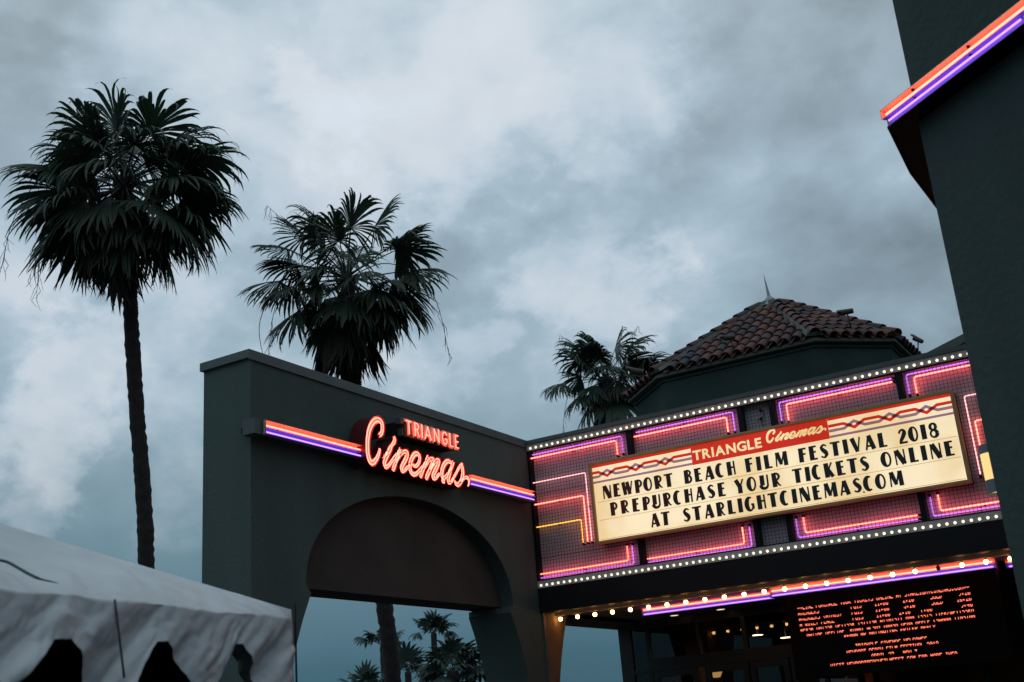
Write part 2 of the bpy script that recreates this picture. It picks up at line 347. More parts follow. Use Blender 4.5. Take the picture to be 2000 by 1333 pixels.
# ------------------------------------------------------------------ strokes: ribbons with thickness
def smooth(pts, k=5):
    """Catmull-Rom through (x, y, w)"""
    P = [pts[0]]+list(pts)+[pts[-1]]; o = []
    for i in range(1, len(P)-2):
        for j in range(k):
            t = j/k; q = []
            for d in range(3):
                a, b, c, e = P[i-1][d], P[i][d], P[i+1][d], P[i+2][d]
                q.append(.5*((2*b)+(-a+c)*t+(2*a-5*b+4*c-e)*t*t+(-a+3*b-3*c+e)*t**3))
            o.append(tuple(q))
    o.append(tuple(pts[-1])); return o
def ribbon_edges(pts):
    n = len(pts); Lf = []; Rt = []
    for i, (x, y, w) in enumerate(pts):
        a = pts[max(i-1, 0)]; b = pts[min(i+1, n-1)]
        dx, dy = b[0]-a[0], b[1]-a[1]; l = sqrt(dx*dx+dy*dy) or 1; nx, ny = -dy/l, dx/l
        Lf.append((x+nx*w/2, y+ny*w/2)); Rt.append((x-nx*w/2, y-ny*w/2))
    return Lf, Rt
def ribbon(mb, pts, to3, d0, d1, back=False, front=True, sides=True):
    """pts (u, v, w); to3(u, v, depth) -> point; front at depth d1, back at d0"""
    Lf, Rt = ribbon_edges(pts); n = len(pts)
    if front or back:
        d = d1 if front else d0
        mb.add([to3(*p, d) for p in Lf]+[to3(*p, d) for p in Rt], [(i, i+1, n+i+1, n+i) for i in range(n-1)])
    if sides:
        for E_ in (Lf, Rt): mb.add([to3(*p, d0) for p in E_]+[to3(*p, d1) for p in E_], [(i, i+1, n+i+1, n+i) for i in range(n-1)])
        for k in (0, n-1): mb.add([to3(*Lf[k], d0), to3(*Rt[k], d0), to3(*Rt[k], d1), to3(*Lf[k], d1)], [(0, 1, 2, 3)])

# script word, traced once: letter -> strokes of (x, y, width) in 1/8.333 photo pixels from (700, 800)
SCRIPT = [
 ('C', [[(345,425,66),(388,385,74),(402,300,80),(385,205,88),(322,160,92),(245,215,98),(190,330,98),(165,470,92),(160,600,90),(168,730,94),(200,835,98),(250,868,92),(300,815,76),(340,730,64),(358,640,50)]]),
 ('i', [[(585,440,50),(598,485,74),(590,535,70),(556,580,52),(528,640,84),(490,725,94),(452,810,88),(434,880,80),(456,935,66),(500,915,60),(560,835,56),(625,745,56),(690,660,50)], [(412,795,26),(450,740,50),(490,700,60)]]),
 ('n', [[(695,640,70),(655,750,78),(615,865,78),(575,985,76)], [(612,870,40),(680,755,56),(740,695,64),(795,690,78),(806,745,84),(772,830,84),(730,910,82),(712,965,74),(735,1005,60),(785,970,50),(845,900,44)]]),
 ('e', [[(875,890,40),(945,925,52),(995,860,62),(1005,765,68),(955,712,72),(900,765,84),(862,860,88),(852,960,88),(885,1040,72),(942,1055,62),(1000,1000,54),(1060,925,50),(1115,850,46)]]),
 ('m', [[(1150,762,70),(1110,865,78),(1062,980,78),(1022,1095,74)], [(1078,960,40),(1135,865,54),(1190,808,62),(1228,815,74),(1215,880,78),(1178,975,78),(1140,1060,78),(1115,1125,74)], [(1178,985,40),(1235,885,54),(1285,828,64),(1318,835,78),(1306,895,82),(1268,985,82),(1232,1065,80),(1232,1115,70),(1268,1118,54),(1330,1045,42)]]),
 ('a', [[(1530,885,44),(1475,838,64),(1422,875,76),(1382,955,82),(1370,1055,82),(1392,1120,72),(1432,1095,52),(1485,1015,46),(1525,925,46)], [(1555,850,66),(1522,950,76),(1484,1080,80),(1474,1155,76),(1502,1190,60),(1560,1120,44)], [(1372,1090,60),(1385,1160,70),(1412,1180,50)]]),
 ('s', [[(1510,1185,40),(1580,1070,42),(1645,950,46),(1695,885,48)], [(1692,875,50),(1702,955,70),(1710,1040,76),(1700,1120,78),(1672,1185,78),(1632,1225,66),(1594,1205,56),(1572,1160,34)], [(1680,1185,40),(1728,1118,42),(1775,1105,48),(1808,1150,48),(1796,1240,20)]]),
]
XC = -8.25
WPX = PX(820, 900, X=XC); mpp = (PX(822, 900, X=XC)-WPX).length     # unused scale check
def to_wall(u, v):                    # traced point -> (y, z) on the sign's plane
    p = PX(700+u/8.333, 800+v/8.333, X=XC); return p.y, p.z
sg = thing('script_sign', 'big red neon script sign reading Cinemas on the arch wall', 'neon sign')
words_yz = {}
for ch, strokes in SCRIPT:
    faces, sides, tubes = MB(), MB(), []
    conv = []
    for si, st in enumerate(strokes):
        pts = []
        for (u, v, w) in smooth(st, 4):
            y, z = to_wall(u, v)
            e = .5*w; y2, z2 = to_wall(u+e, v); y3, z3 = to_wall(u-e, v); y4, z4 = to_wall(u, v+e); y5, z5 = to_wall(u, v-e)
            pts.append((y, z, .54*(abs(y2-y3)*.92+abs(z4-z5)*1.02)))
        conv.append(pts)
        T = lambda u, v, d: Vector((d, u, v))
        k = si*.0012
        ribbon(faces, pts, T, XW+.02, XC-.04-k, sides=False)
        ribbon(sides, pts, T, XW+.01, XC-k, front=False)
        # tube pair inside the channel
        Lf, Rt = ribbon_edges([(a, b, c*.46) for a, b, c in pts])
        tubes.append([(XC-.012, *p) for p in Lf]+[(XC-.012, *p) for p in reversed(Rt)])
    words_yz[ch] = conv
    o = sides.build('letter', M['red_side'], sg)
    faces.build('channel_back', M['red_wall'], o)
    b = MB()
    for tb in tubes: b.tube(tb, .0065, 6)
    b.build('neon_tube', E_RED, o)
def sub_rebase(o, loc): rebase(o, loc)
rebase(sg, (XW, 11.6, 4.7))

def text_mesh(txt, size, extrude=.01, offset=0., sx=1., align='LEFT'):
    cu = bpy.data.curves.new('t', 'FONT'); cu.body = txt; cu.size = size; cu.extrude = extrude; cu.offset = offset; cu.align_x = align; cu.resolution_u = 4
    ob = bpy.data.objects.new('t', cu); C.objects.link(ob); dg = bpy.context.evaluated_depsgraph_get()
    me = bpy.data.meshes.new_from_object(ob.evaluated_get(dg)); bpy.data.objects.remove(ob); bpy.data.curves.remove(cu)
    return me
def text_fit(txt, x0, x1, z0, z1, to3, depth, off=0.):
    """letters as separate meshes fitted to the box; to3(u, v, d)"""
    res = []; cur = 0; metas = []
    for ch in txt:
        me = text_mesh(ch, 1., .5, off); xs = [v.co.x for v in me.vertices]; ys = [v.co.y for v in me.vertices]
        metas.append((me, min(xs), max(xs), min(ys), max(ys), cur)); cur += (max(xs)-min(xs))+.085
    tot = cur-.085; s = (x1-x0)/tot
    for me, a, b_, c_, d_, cu in metas:
        for v in me.vertices:
            u = x0+(cu+v.co.x-a)*s; w = z0+(v.co.y-c_)/(d_-c_)*(z1-z0); v.co = to3(u, w, depth if v.co.z > 0 else 0.)
        res.append(me)
    return res
# block letters TRIANGLE
XT = -8.22
ty0 = PX(791, 834, X=XT).y; ty1 = PX(896, 864, X=XT).y
tz1 = (PX(790.5, 817.5, X=XT).z+PX(895.6, 848.6, X=XT).z)/2; tz0 = (PX(797, 851.5, X=XT).z+PX(896, 880, X=XT).z)/2
bs = thing('block_letter_sign', 'small red neon block letters reading TRIANGLE above the script', 'neon sign')
MB().box((XW, ty0-.02, tz0+.02), (XT-.10, ty1+.0, tz1-.03)).build('raceway', M['fascia'], bs)
MB().box((XT-.10, ty0-.06, tz1-.075), (XT-.02, ty0-.005, tz1-.002)).build('raceway_bracket', M['housing'], bs)
MB().box((XT-.10, ty0-.02, tz0), (XT-.03, ty0-.003, tz1-.13)).build('raceway_bracket', M['housing'], bs)
for me in text_fit('TRIANGLE', ty0, ty1, tz0, tz1, lambda u, v, d: Vector((XT-.06+d, u, v)), .05, .028):
    me.materials.append(M['red_paint']); place(me, 'letter', bs)
TRI = {  # neon strokes in unit boxes per letter
 'T': [[(.1,.88),(.9,.88)],[(.5,.88),(.5,.08)]], 'R': [[(.18,.08),(.18,.9),(.6,.9),(.82,.72),(.6,.5),(.2,.5)],[(.5,.5),(.85,.08)]], 'I': [[(.5,.92),(.5,.08)]],
 'A': [[(.1,.08),(.5,.9),(.9,.08)],[(.25,.35),(.75,.35)]], 'N': [[(.15,.08),(.15,.9),(.85,.1),(.85,.92)]], 'G': [[(.85,.72),(.6,.9),(.3,.82),(.14,.5),(.3,.16),(.6,.1),(.85,.25),(.85,.45),(.55,.45)]],
 'L': [[(.15,.92),(.15,.1),(.85,.1)]], 'E': [[(.85,.9),(.15,.9),(.15,.1),(.85,.1)],[(.15,.5),(.8,.5)]]}
lets = [o for o in bs.children if o.name.startswith('letter')]
for o, ch in zip(lets, 'TRIANGLE'):
    ys = [v.co.y for v in o.data.vertices]; a, b_ = min(ys), max(ys); b = MB()
    for st in TRI[ch]: b.tube([(XT+.008, a+.008+(b_-a-.016)*u, tz0+.006+(tz1-tz0-.012)*v) for u, v in st], .0052, 6)
    b.build('neon_tube', E_RED, o)
rebase(bs, (XW, (ty0+ty1)/2, tz0))

# ------------------------------------------------------------------ marquee
YM = 15.0
XL, XR = -8.50, .6
mq = thing('marquee', 'long marquee front with caged neon tubes and two rows of small bulbs', 'marquee')
MB().box((XL, 15.07, 3.70), (XR, 15.12, 5.84)).build('backing_panel', M['backing'], mq)
MB().box((XL-.0, 14.90, 5.835), (XR, 15.6, 5.89)).build('coping', M['coping'], mq)
MB().box((XL+.0, 14.94, 3.352), (XR, 15.12, 3.695)).build('fascia', M['fascia'], mq)
MB().box((XL-.006, 14.955, 3.69), (XL+.03, 15.07, 5.83)).build('end_trim', M['black_metal'], mq)
MB().box((XL, 15.6, 3.6), (XR, 15.62, 5.83)).box((XL, 15.12, 5.80), (XR, 15.6, 5.834)).build('rear_frame', M['fascia'], mq)
bulb_me = MB(); bulb_me.ball((0, -.010, 0), .0205, 10, 7, (1, .85, 1)); bulb_me = bulb_me.mesh('bulb', E_BULB)
sock_me = MB(); sock_me.tube([(0, .006, 0), (0, -.004, 0)], .026, 12, True, False); sock_me = sock_me.mesh('socket', M['black_metal'])
def bulb_row(z0, z1, zc, xa, spacing):
    st = MB().box((XL+.006, 14.93, z0), (XR, 15.068, z1)).build('bulb_strip', M['strip'], mq)
    x = xa; k = 0
    while x < XR-.9 and k < 90:
        s = place(bulb_me, 'bulb', st, (x, 14.926, zc)); x += spacing; k += 1
    x = xa; n = MB(); m = MB()
    for i in range(k):
        n.tube([(xa+i*spacing, 14.9285, zc), (xa+i*spacing, 14.926, zc)], .026, 12, True, False)
        if i % 4 == 1: m.tube([(xa+(i+.5)*spacing, 14.9285, zc+.025), (xa+(i+.5)*spacing, 14.926, zc+.025)], .004, 6, True, False)
    tag(n.build('bulb_socket', M['fascia'], st), kind='stuff'); tag(m.build('screw', M['black_metal'], st), kind='stuff')
a = PX(1036.2, 877.2, Y=14.92); b_ = PX(1144.8, 853.8, Y=14.92); sp1 = (b_.x-a.x)/10
bulb_row(5.735, 5.832, (a.z+PX(1888, 690.8, Y=14.92).z)/2, a.x, sp1)
a = PX(1020+275/7.4, 980+1213/7.4, Y=14.92); b_ = PX(1020+1470/7.4, 980+1037/7.4, Y=14.92); sp2 = (b_.x-a.x)/14
bulb_row(3.698, 3.80, (a.z+PX(1956.4, 1007.7, Y=14.92).z)/2, a.x, sp2)
for x0, z0, z1 in ((PX(1224, 862, Y=14.97).x, 3.8, 5.735), (PX(1442, 820, Y=14.97).x, 3.8, 5.735), (PX(1503, 806, Y=14.97).x, 3.8, 5.735), (PX(1751, 752, Y=14.97).x, 3.8, 5.735), (-1.2, 3.8, 5.735)):
    MB().box((x0, 14.955, z0), (x0+.07, 15.068, z1)).build('divider', M['black_metal'], mq)
for z in (5.715, 3.802):
    MB().box((XL+.03, 14.945, z), (XR, 14.972, z+.018)).build('mesh_rail', M['black_metal'], mq)
gx = [XL+.03, PX(1224, 862, Y=14.97).x+.075, PX(1442, 820, Y=14.97).x+.075, PX(1503, 806, Y=14.97).x+.075, PX(1751, 752, Y=14.97).x+.075, XR]
SP = .0475
for i in range(5):
    b = MB(); x = gx[i]+.02; xe = gx[i+1]-(.075 if i < 4 else 0); z = 3.84; r = .0021
    rr = random.Random(i)
    while x < xe:
        b.box((x-r, 14.950, 3.81), (x+r, 14.954, 5.725)); x += SP
    while z < 5.72:
        dz = rr.uniform(-.003, .003); b.box((gx[i], 14.946, z-r+dz), (xe, 14.950, z+r+dz)); z += SP
    if i == 0:
        for z in (5.06, 4.12): b.box((gx[i], 14.946, z-r), (xe, 14.950, z+r))
    tag(b.build('wire_mesh', M['black_metal'], mq), kind='stuff')
def rounded(pts, r=.03):
    pts = [Vector(p) for p in pts]; o = [pts[0]]
    for i in range(1, len(pts)-1):
        a = (pts[i-1]-pts[i]).normalized(); c = (pts[i+1]-pts[i]).normalized()
        for k in range(6):
            t = k/5; p0 = pts[i]+a*r; p2 = pts[i]+c*r; o.append(p0*(1-t)**2+pts[i]*2*t*(1-t)+p2*t*t)
    o.append(pts[-1]); return o
YT = 15.005
def neon(px, em, r=.0092):
    p = [PX(x, y, Y=YT) for x, y in px]
    # straighten: runs stay level, drops stay plumb
    q = [p[0].copy()]
    for a, c in zip(p, p[1:]):
        d = c-a; l = q[-1]
        q.append(Vector((c.x, YT, l.z)) if abs(d.x) > abs(d.z) else Vector((l.x, YT, c.z)))
    o = MB().tube(rounded(q), r, 8).build('neon_tube', em, mq)
    e = MB()
    for s_, nx in ((q[0], q[1]), (q[-1], q[-2])):
        dr = (s_-nx).normalized(); e.tube([s_, s_+dr*.035], .014, 8); e.tube([s_+dr*.02, s_+dr*.02+Vector((0, .06, 0))], .012, 6)
    tag(e.build('electrode', M['black_metal'], o), kind='stuff')
    h = MB(); a, c = max(zip(q, q[1:]), key=lambda k: (k[0]-k[1]).length); n = max(2, int((a-c).length/.6))
    for i in range(1, n):
        p_ = a.lerp(c, i/n); h.box((p_.x-.006, p_.y-.014, p_.z-.02), (p_.x+.006, p_.y+.06, p_.z-.0125)).box((p_.x-.006, p_.y-.014, p_.z+.0125), (p_.x+.006, p_.y+.06, p_.z+.02))
    tag(h.build('tube_clip', M['black_metal'], o), kind='stuff')
P_ = E_PUR; R_ = E_RED
neon([(1039.8,889.2),(1213.3,853.8),(1217,885)], P_); neon([(1036.2,896.2),(1203,861.6),(1207.3,888.6)], R_)
neon([(1039.8,944.2),(1143,923.4),(1157.8,1057)], E_PINK, .0075); neon([(1044,986.4),(1139.4,969),(1149,1058.4)], R_, .0085)
neon([(1047,1030.7),(1134.9,1013.8),(1140.3,1060.4)], E_AMB, .0075)
neon([(1053.8,1122.6),(1227.4,1096.2),(1225,1067)], R_); neon([(1055.8,1129.7),(1238.2,1101),(1236.6,1065.8)], P_)
neon([(1238.4,853.6),(1418.4,816.4),(1424.4,844)], R_); neon([(1242,845.2),(1430.4,806.8),(1436.4,842.8)], P_)
neon([(1526.7,823.2),(1520,787.2),(1741.7,738.8)], P_); neon([(1540.2,822),(1533.5,790.5),(1742.8,746.7)], R_)
neon([(1776.8,770.3),(1770.5,732.5),(2010,680)], P_); neon([(1791.4,769),(1785.3,736.5),(2010,688)], R_)
neon([(1915,927.8),(1881,774.8),(2010,748)], E_PINK, .0075); neon([(1915,874),(1905,822),(2010,802)], R_, .0085)
neon([(1264.5,1091.6),(1453.7,1060.6),(1449.6,1030.3)], R_); neon([(1266,1098.5),(1468.5,1065.7),(1463,1029.2)], P_)
neon([(1554.6,1014),(1561.6,1050.5),(1794,1014.8)], P_); neon([(1568.7,1011),(1574.8,1041),(1792.8,1006.4)], R_)
neon([(1816.3,971.6),(1822.8,1008.8),(2010,980)], P_); neon([(1831.2,966.8),(1837.2,998),(2010,972)], R_)
b = MB()      # loose wire behind the mesh in the small middle bay
w0 = PX(1485, 802, Y=15.03); w1 = PX(1486, 818, Y=15.03)
b.tube([w0, w0+Vector((.05, 0, -.04)), w1+Vector((.05, 0, .03)), w1], .005, 6).ball(w0, .022).ball(w1, .022)
b.tube([w1, w1+Vector((-.06, 0, -.02))], .004, 6).tube([w1, w1+Vector((.0, 0, -.09)), w1+Vector((.04, 0, -.11))], .004, 6)
b.build('loose_cable', M['black_metal'], mq)
rebase(mq, (-4.5, 15, 3.34))

# ------------------------------------------------------------------ marquee letter board
YS = 14.82
def sx(x, y): return PX(x, y, Y=YS)
ox0 = (sx(1147.6, 906).x+sx(1164.4, 1065).x)/2; ox1 = (sx(1860, 760).x+sx(1897, 941.3).x)/2
oz1 = (sx(1147.6, 906).z+sx(1860, 760).z)/2; oz0 = (sx(1164.4, 1065).z+sx(1897, 941.3).z)/2
fwid = .042
lb = thing('letter_board', 'backlit cream marquee letter board announcing the film festival', 'marquee sign')
MB().box((ox0+.01, YS+.07, oz0+.01), (ox1-.01, 15.066, oz1-.01)).build('cabinet', M['fascia'], lb)
for a, c in (((ox0, oz1-fwid), (ox1, oz1)), ((ox0, oz0), (ox1, oz0+fwid)), ((ox0, oz0+fwid+.0005), (ox0+fwid, oz1-fwid-.0005)), ((ox1-fwid, oz0+fwid+.0005), (ox1, oz1-fwid-.0005))):
    o = MB().box((a[0], YS, a[1]), (c[0], YS+.10, c[1])).build('frame', M['frame_gold'], lb)
    bm_ = o.modifiers.new('b', 'BEVEL'); bm_.width = .006; bm_.segments = 2
ix0, ix1, iz0, iz1 = ox0+fwid, ox1-fwid, oz0+fwid, oz1-fwid
YF = YS+.035
MB().box((ix0-.005, YF, iz0-.005), (ix1+.005, YF+.02, iz1+.005)).build('face_panel', M['face'], lb)
# layout heights measured on the sign
zP = (PX(1157.4, 947, Y=YF).z)               # lower edge of the printed header
zh1 = iz1; zh0 = zP
hx0 = PX(1350.5, 889, Y=YF).x; hx1 = PX(1618, 838, Y=YF).x
hp = MB().box((hx0, YF-.006, zh0), (hx1, YF-.0005, zh1+.002)).build('header_panel', M['f_red'], lb)
H = zh1-zh0
def fl(mb, pts, w, d):
    ribbon(mb, [(x, z, w) for x, z in pts], lambda u, v, dd: Vector((u, dd, v)), YF, YF-d, sides=False)
def miter(pts, w):        # constant-width band with mitred corners
    n = len(pts); L_, R__ = [], []
    for i in range(n):
        p = Vector(pts[i]); a = (p-Vector(pts[i-1])).normalized() if i else None; b = (Vector(pts[i+1])-p).normalized() if i < n-1 else None
        na = Vector((-a.y, a.x)) if a else None; nb = Vector((-b.y, b.x)) if b else None
        m = ((na+nb).normalized() if na and nb else (na or nb)); k = 1/max(.3, m.dot(na or nb)); L_.append(p+m*w/2*k); R__.append(p-m*w/2*k)
    return L_, R__
def band(mb, pts, w, d):
    a, b = miter(pts, w); n = len(pts)
    mb.add([(p.x, YF-d, p.y) for p in a]+[(p.x, YF-d, p.y) for p in b], [(i, i+1, n+i+1, n+i) for i in range(n-1)])
def header_side(xa, xb, sign):
    red, pur, mix = MB(), MB(), MB()
    zt_ = zh1-.055*H
    band(red, [(xa, zh1-.055*H), (xb, zh1-.055*H)], .15*H, .0015)
    band(pur, [(xa, zh0+.075*H), (xb, zh0+.075*H)], .115*H, .0015)
    za, zb_ = zh0+.60*H, zh0+.36*H        # upper (red) and lower (purple) tracks
    pitch = .455; R1 = []; P1 = []
    # crossings at xc: red dips, purple peaks
    xc = xa+.23 if sign < 0 else xa+.335
    R1.append((xa, za)); P1.append((xa, zb_)); cs = []
    while xc < xb-.03:
        cs.append(xc)
        for dx, zr, zp in ((-.135, za, zb_), (0, zb_-.03*H, za+.03*H), (.135, za, zb_)):
            if xa < xc+dx < xb: R1.append((xc+dx, zr)); P1.append((xc+dx, zp))
        xc += pitch
    R1.append((xb, za)); P1.append((xb, zb_))
    band(red, R1, .145*H, .0022); band(pur, P1, .14*H, .0018)
    for xc in cs:
        for s in (-1, 1):
            zc = (za+zb_)/2; k = .068
            if not xa < xc+s*k < xb: continue
            q = [(xc+s*k-.044, zc), (xc+s*k, zc+.095*H), (xc+s*k+.044, zc), (xc+s*k, zc-.095*H)]
            mix.add([(x, YF-.003, z) for x, z in q], [(0, 1, 2, 3)])
    red.build('red_stripe', M['f_red'], lb); pur.build('purple_stripe', M['f_pur'], lb); mix.build('stripe_crossing', M['f_mix'], lb)
header_side(ix0, hx0-.002, -1); header_side(hx1+.002, ix1, 1)
# header words
ta = PX(1353, 886, Y=YF).x; tb_ = PX(1487, 862, Y=YF).x
for me in text_fit('TRIANGLE', ta, tb_, zh0+.21*H, zh0+.72*H, lambda u, v, d: Vector((u, YF-.007-d, v)), .0015, .03):
    me.materials.append(M['f_cream']); place(me, 'header_letter', lb)
ca = PX(1499, 860, Y=YF).x; cb = PX(1613, 838, Y=YF).x
allp = [p for ch in words_yz for st in words_yz[ch] for p in st]
ya_, yb_ = min(p[0] for p in allp), max(p[0] for p in allp)
sl_ = 0
for ch in words_yz:
    b = MB()
    for si, st in enumerate(words_yz[ch]):
        pts = []
        for (y, z, w) in st:
            u = (y-ya_)/(yb_-ya_); base = 4.70; v = (z-base)
            pts.append((ca+u*(cb-ca), zh0+.16*H+(v+.06)*.74*H/.72, w*.34))
        ribbon(b, pts, lambda u, v, d: Vector((u, d, v)), YF-.008, YF-.0085-si*.0004, sides=False)
    b.build('header_letter', M['f_cream'], lb)
# --- changeable letters
def arc(cx, cy, rx, ry, a0, a1, n=14): return [(cx+rx*cos(radians(a0+(a1-a0)*i/n)), cy+ry*sin(radians(a0+(a1-a0)*i/n))) for i in range(n+1)]
def wv(pts, f): return [(x, y, f(x, y, i/(len(pts)-1))) for i, (x, y) in enumerate(pts)]
K, TH = .33, .125    # thick and thin strokes, height 1
def stem(x): return [(x, 0, K), (x, 1, K)]
def bar(x0, x1, y, w=TH): return [(x0, y, w), (x1, y, w)]
def ofat(w_, a0=0, a1=360, side=-1):
    cx = w_/2; return wv(arc(cx, .5, w_/2-.075, .455, a0, a1, 28), lambda x, y, t: TH+(K-TH)*max(0, (cx-x)/(cx-.075) if side < 0 else 0)**1.0)
G = {
 'I': (K, [stem(K/2)]), 'L': (.50, [stem(K/2), bar(K*.8, .50, TH/2)]), 'T': (.60, [stem(.3), bar(0, .60, 1-TH/2)]),
 'E': (.50, [stem(K/2), bar(K*.8, .48, 1-TH/2), bar(K*.8, .44, .56), bar(K*.8, .5, TH/2)]),
 'F': (.50, [stem(K/2), bar(K*.8, .5, 1-TH/2), bar(K*.8, .46, .56)]),
 'H': (.56, [stem(K/2), [(.56-.06, 0, .12), (.56-.06, 1, .12)], bar(K*.8, .5, .56)]),
 'N': (.60, [[(.05, 0, .10), (.05, 1, .10)], [(.12, .98, K*1.0), (.50, .02, K*1.0)], [(.55, 0, .10), (.55, 1, .10)]]),
 'M': (.76, [[(.07, 0, .10), (.11, 1, .10)], [(.16, .98, K*.95), (.38, .12, K*.7)], [(.38, .1, .10), (.62, .98, .12)], [(.66, 1, K*.9), (.68, 0, K*.9)]]),
 'W': (.78, [[(.09, 1, K*.85), (.22, .02, K*.85)], [(.22, .02, .10), (.38, .95, .10)], [(.38, .98, K*.85), (.54, .02, K*.85)], [(.56, .02, .10), (.73, 1, .10)]]),
 'V': (.62, [[(.10, 1, K*.95), (.33, .02, K*.8)], [(.36, .02, .09), (.57, 1, .10)]]),
 'Y': (.62, [[(.10, 1, K*.9), (.32, .46, K*.9)], [(.56, 1, .11), (.36, .48, .11)], [(.33, .54, K), (.33, 0, K)]]),
 'A': (.64, [[(.07, 0, .12), (.30, .98, .13)], [(.32, .98, K*.9), (.53, 0, K*.9)], bar(.14, .48, .26)]),
 'K': (.58, [stem(K/2), [(.24, .46, .10), (.52, 1, .11)], [(.26, .56, K*.75), (.50, 0, K*.8)]]),
 'O': (.58, [ofat(.58)]), '0': (.52, [ofat(.52)]),
 'C': (.52, [wv(arc(.29, .5, .215, .455, 62, 300, 24), lambda x, y, t: TH+(K-TH)*max(0, (.33-x)/.25)**1.0)]),
 'G': (.56, [wv(arc(.29, .5, .215, .455, 62, 318, 24), lambda x, y, t: TH+(K-TH)*max(0, (.33-x)/.25)**1.0), [(.48, .12, K*.55), (.48, .46, K*.55)], bar(.36, .54, .46)]),
 'U': (.58, [[(K/2, .28, K), (K/2, 1, K)], wv(arc(.29, .30, .225, .255, 180, 360, 16), lambda x, y, t: K*.85+(TH-K*.85)*t), [(.515, .28, TH), (.515, 1, TH)]]),
 'P': (.52, [stem(K/2), wv([(.2, .955)]+arc(.25, .70, .225, .255, 90, -90, 14)+[(.2, .445)], lambda x, y, t: TH+.05*max(0, (x-.3)/.2))]),
 'R': (.56, [stem(K/2), wv([(.2, .955)]+arc(.25, .72, .225, .235, 90, -90, 14)+[(.2, .485)], lambda x, y, t: TH+.05*max(0, (x-.3)/.2)), [(.28, .47, .12), (.42, .12, .13), (.54, .03, .09)]]),
 'B': (.54, [stem(K/2), wv([(.2, .955)]+arc(.24, .76, .21, .195, 90, -90, 12)+[(.2, .565)], lambda x, y, t: TH+.03*max(0, (x-.3)/.2)), wv([(.2, .565)]+arc(.25, .305, .23, .26, 90, -90, 12)+[(.2, .045)], lambda x, y, t: TH+.05*max(0, (x-.3)/.2))]),
 'S': (.50, [smooth([(.43, .84, .11), (.27, .94, .13), (.12, .77, .20), (.22, .57, .29), (.35, .41, .31), (.39, .23, .24), (.25, .06, .13), (.06, .16, .12)], 4)]),
 '2': (.52, [smooth([(.08, .72, .14), (.16, .90, .13), (.32, .92, .17), (.38, .74, .27), (.28, .48, .26), (.15, .25, .22), (.09, .09, .14)], 4), bar(.03, .50, .07, .14)]),
 '1': (K, [stem(K/2)]),
 '8': (.52, [wv(arc(.26, .745, .155, .21, 0, 360, 20), lambda x, y, t: .13+.07*abs(x-.26)/.155), wv(arc(.26, .275, .185, .235, 0, 360, 20), lambda x, y, t: .13+.12*max(0, (x-.26)/.185))]),
}
WORDS = [(0, 'NEWPORT', 1177.5, 1314), (0, 'BEACH', 1335.6, 1435.8), (0, 'FILM', 1455.6, 1536.3), (0, 'FESTIVAL', 1559, 1731), (0, '2018', 1754, 1832),
         (1, 'PRE', 1192, 1247.7), (1, 'PURCHASE', 1254.3, 1415.5), (1, 'YOUR', 1434.6, 1523.7), (1, 'TICKETS', 1547.4, 1695.6), (1, 'ONLINE', 1721.3, 1861),
         (2, 'AT', 1270.5, 1307.9), (2, 'STARLIGHTCINEMASCOM', 1333.5, 1761)]
YL = YF-.012
rows = [(PX(1179.7, 975.3, Y=YL).z, PX(1177, 950, Y=YL).z), (PX(1194.6, 1008.3, Y=YL).z, PX(1192, 982.7, Y=YL).z), (PX(1270.5, 1031.6, Y=YL).z, 0)]
hL = (rows[0][1]-rows[0][0]+rows[1][1]-rows[1][0])/2; rows = [r_[0] for r_ in rows]
rowy = [(1180, 962), (1190, 995), (1270, 1020)]
gcache = {}; WS = 1.14
rl = random.Random(5)
for row, word, p0, p1 in WORDS:
    zb_ = rows[row]
    # row line in the photo gives the y for each x
    def xw(px):
        y0 = rowy[row][1]-(px-rowy[row][0])*.187; return PX(px, y0, Y=YL).x
    x0, x1 = xw(p0), xw(p1)
    wsum = sum(G[c][0]*WS for c in word)*hL; gap = (x1-x0-wsum)/(len(word)-1); x = x0
    for i, c in enumerate(word):
        if c not in gcache:
            b = MB()
            for si, st in enumerate(G[c][1]): ribbon(b, [(u*WS*hL, v*hL, w*hL) for u, v, w in st], lambda u, v, d: Vector((u, d, v)), .009, -si*.0004)
            gcache[c] = b.v, b.f, b.sm
        key = (c, word == 'PRE' and i < 2)
        if key not in gcache:
            b = MB(); b.v, b.f, b.sm = gcache[c]; gcache[key] = b.mesh('letter', M['maroon'] if key[1] else M['black'])
        place(gcache[key], 'letter', lb, mat=Matrix.Translation((x, YL, zb_+rl.uniform(-.003, .003))) @ Matrix.Rotation(radians(rl.uniform(-1.3, 1.3)), 4, 'Y'))
        x += G[c][0]*WS*hL+gap
for k, z in enumerate((rows[0]-.030, rows[1]-.030, rows[2]-.045)):
    MB().box((ix0+.04, YF-.006, z-.006), (ix1-.02, YF-.0004, z+.002)).build('letter_track', M['track'], lb)
d = PX(1687.5, 961.7, Y=YF-.01); MB().tube([d, d+Vector((0, -.004, 0))], .012, 8).build('period', M['maroon'], lb)
rebase(lb, ((ox0+ox1)/2, 15, oz0))

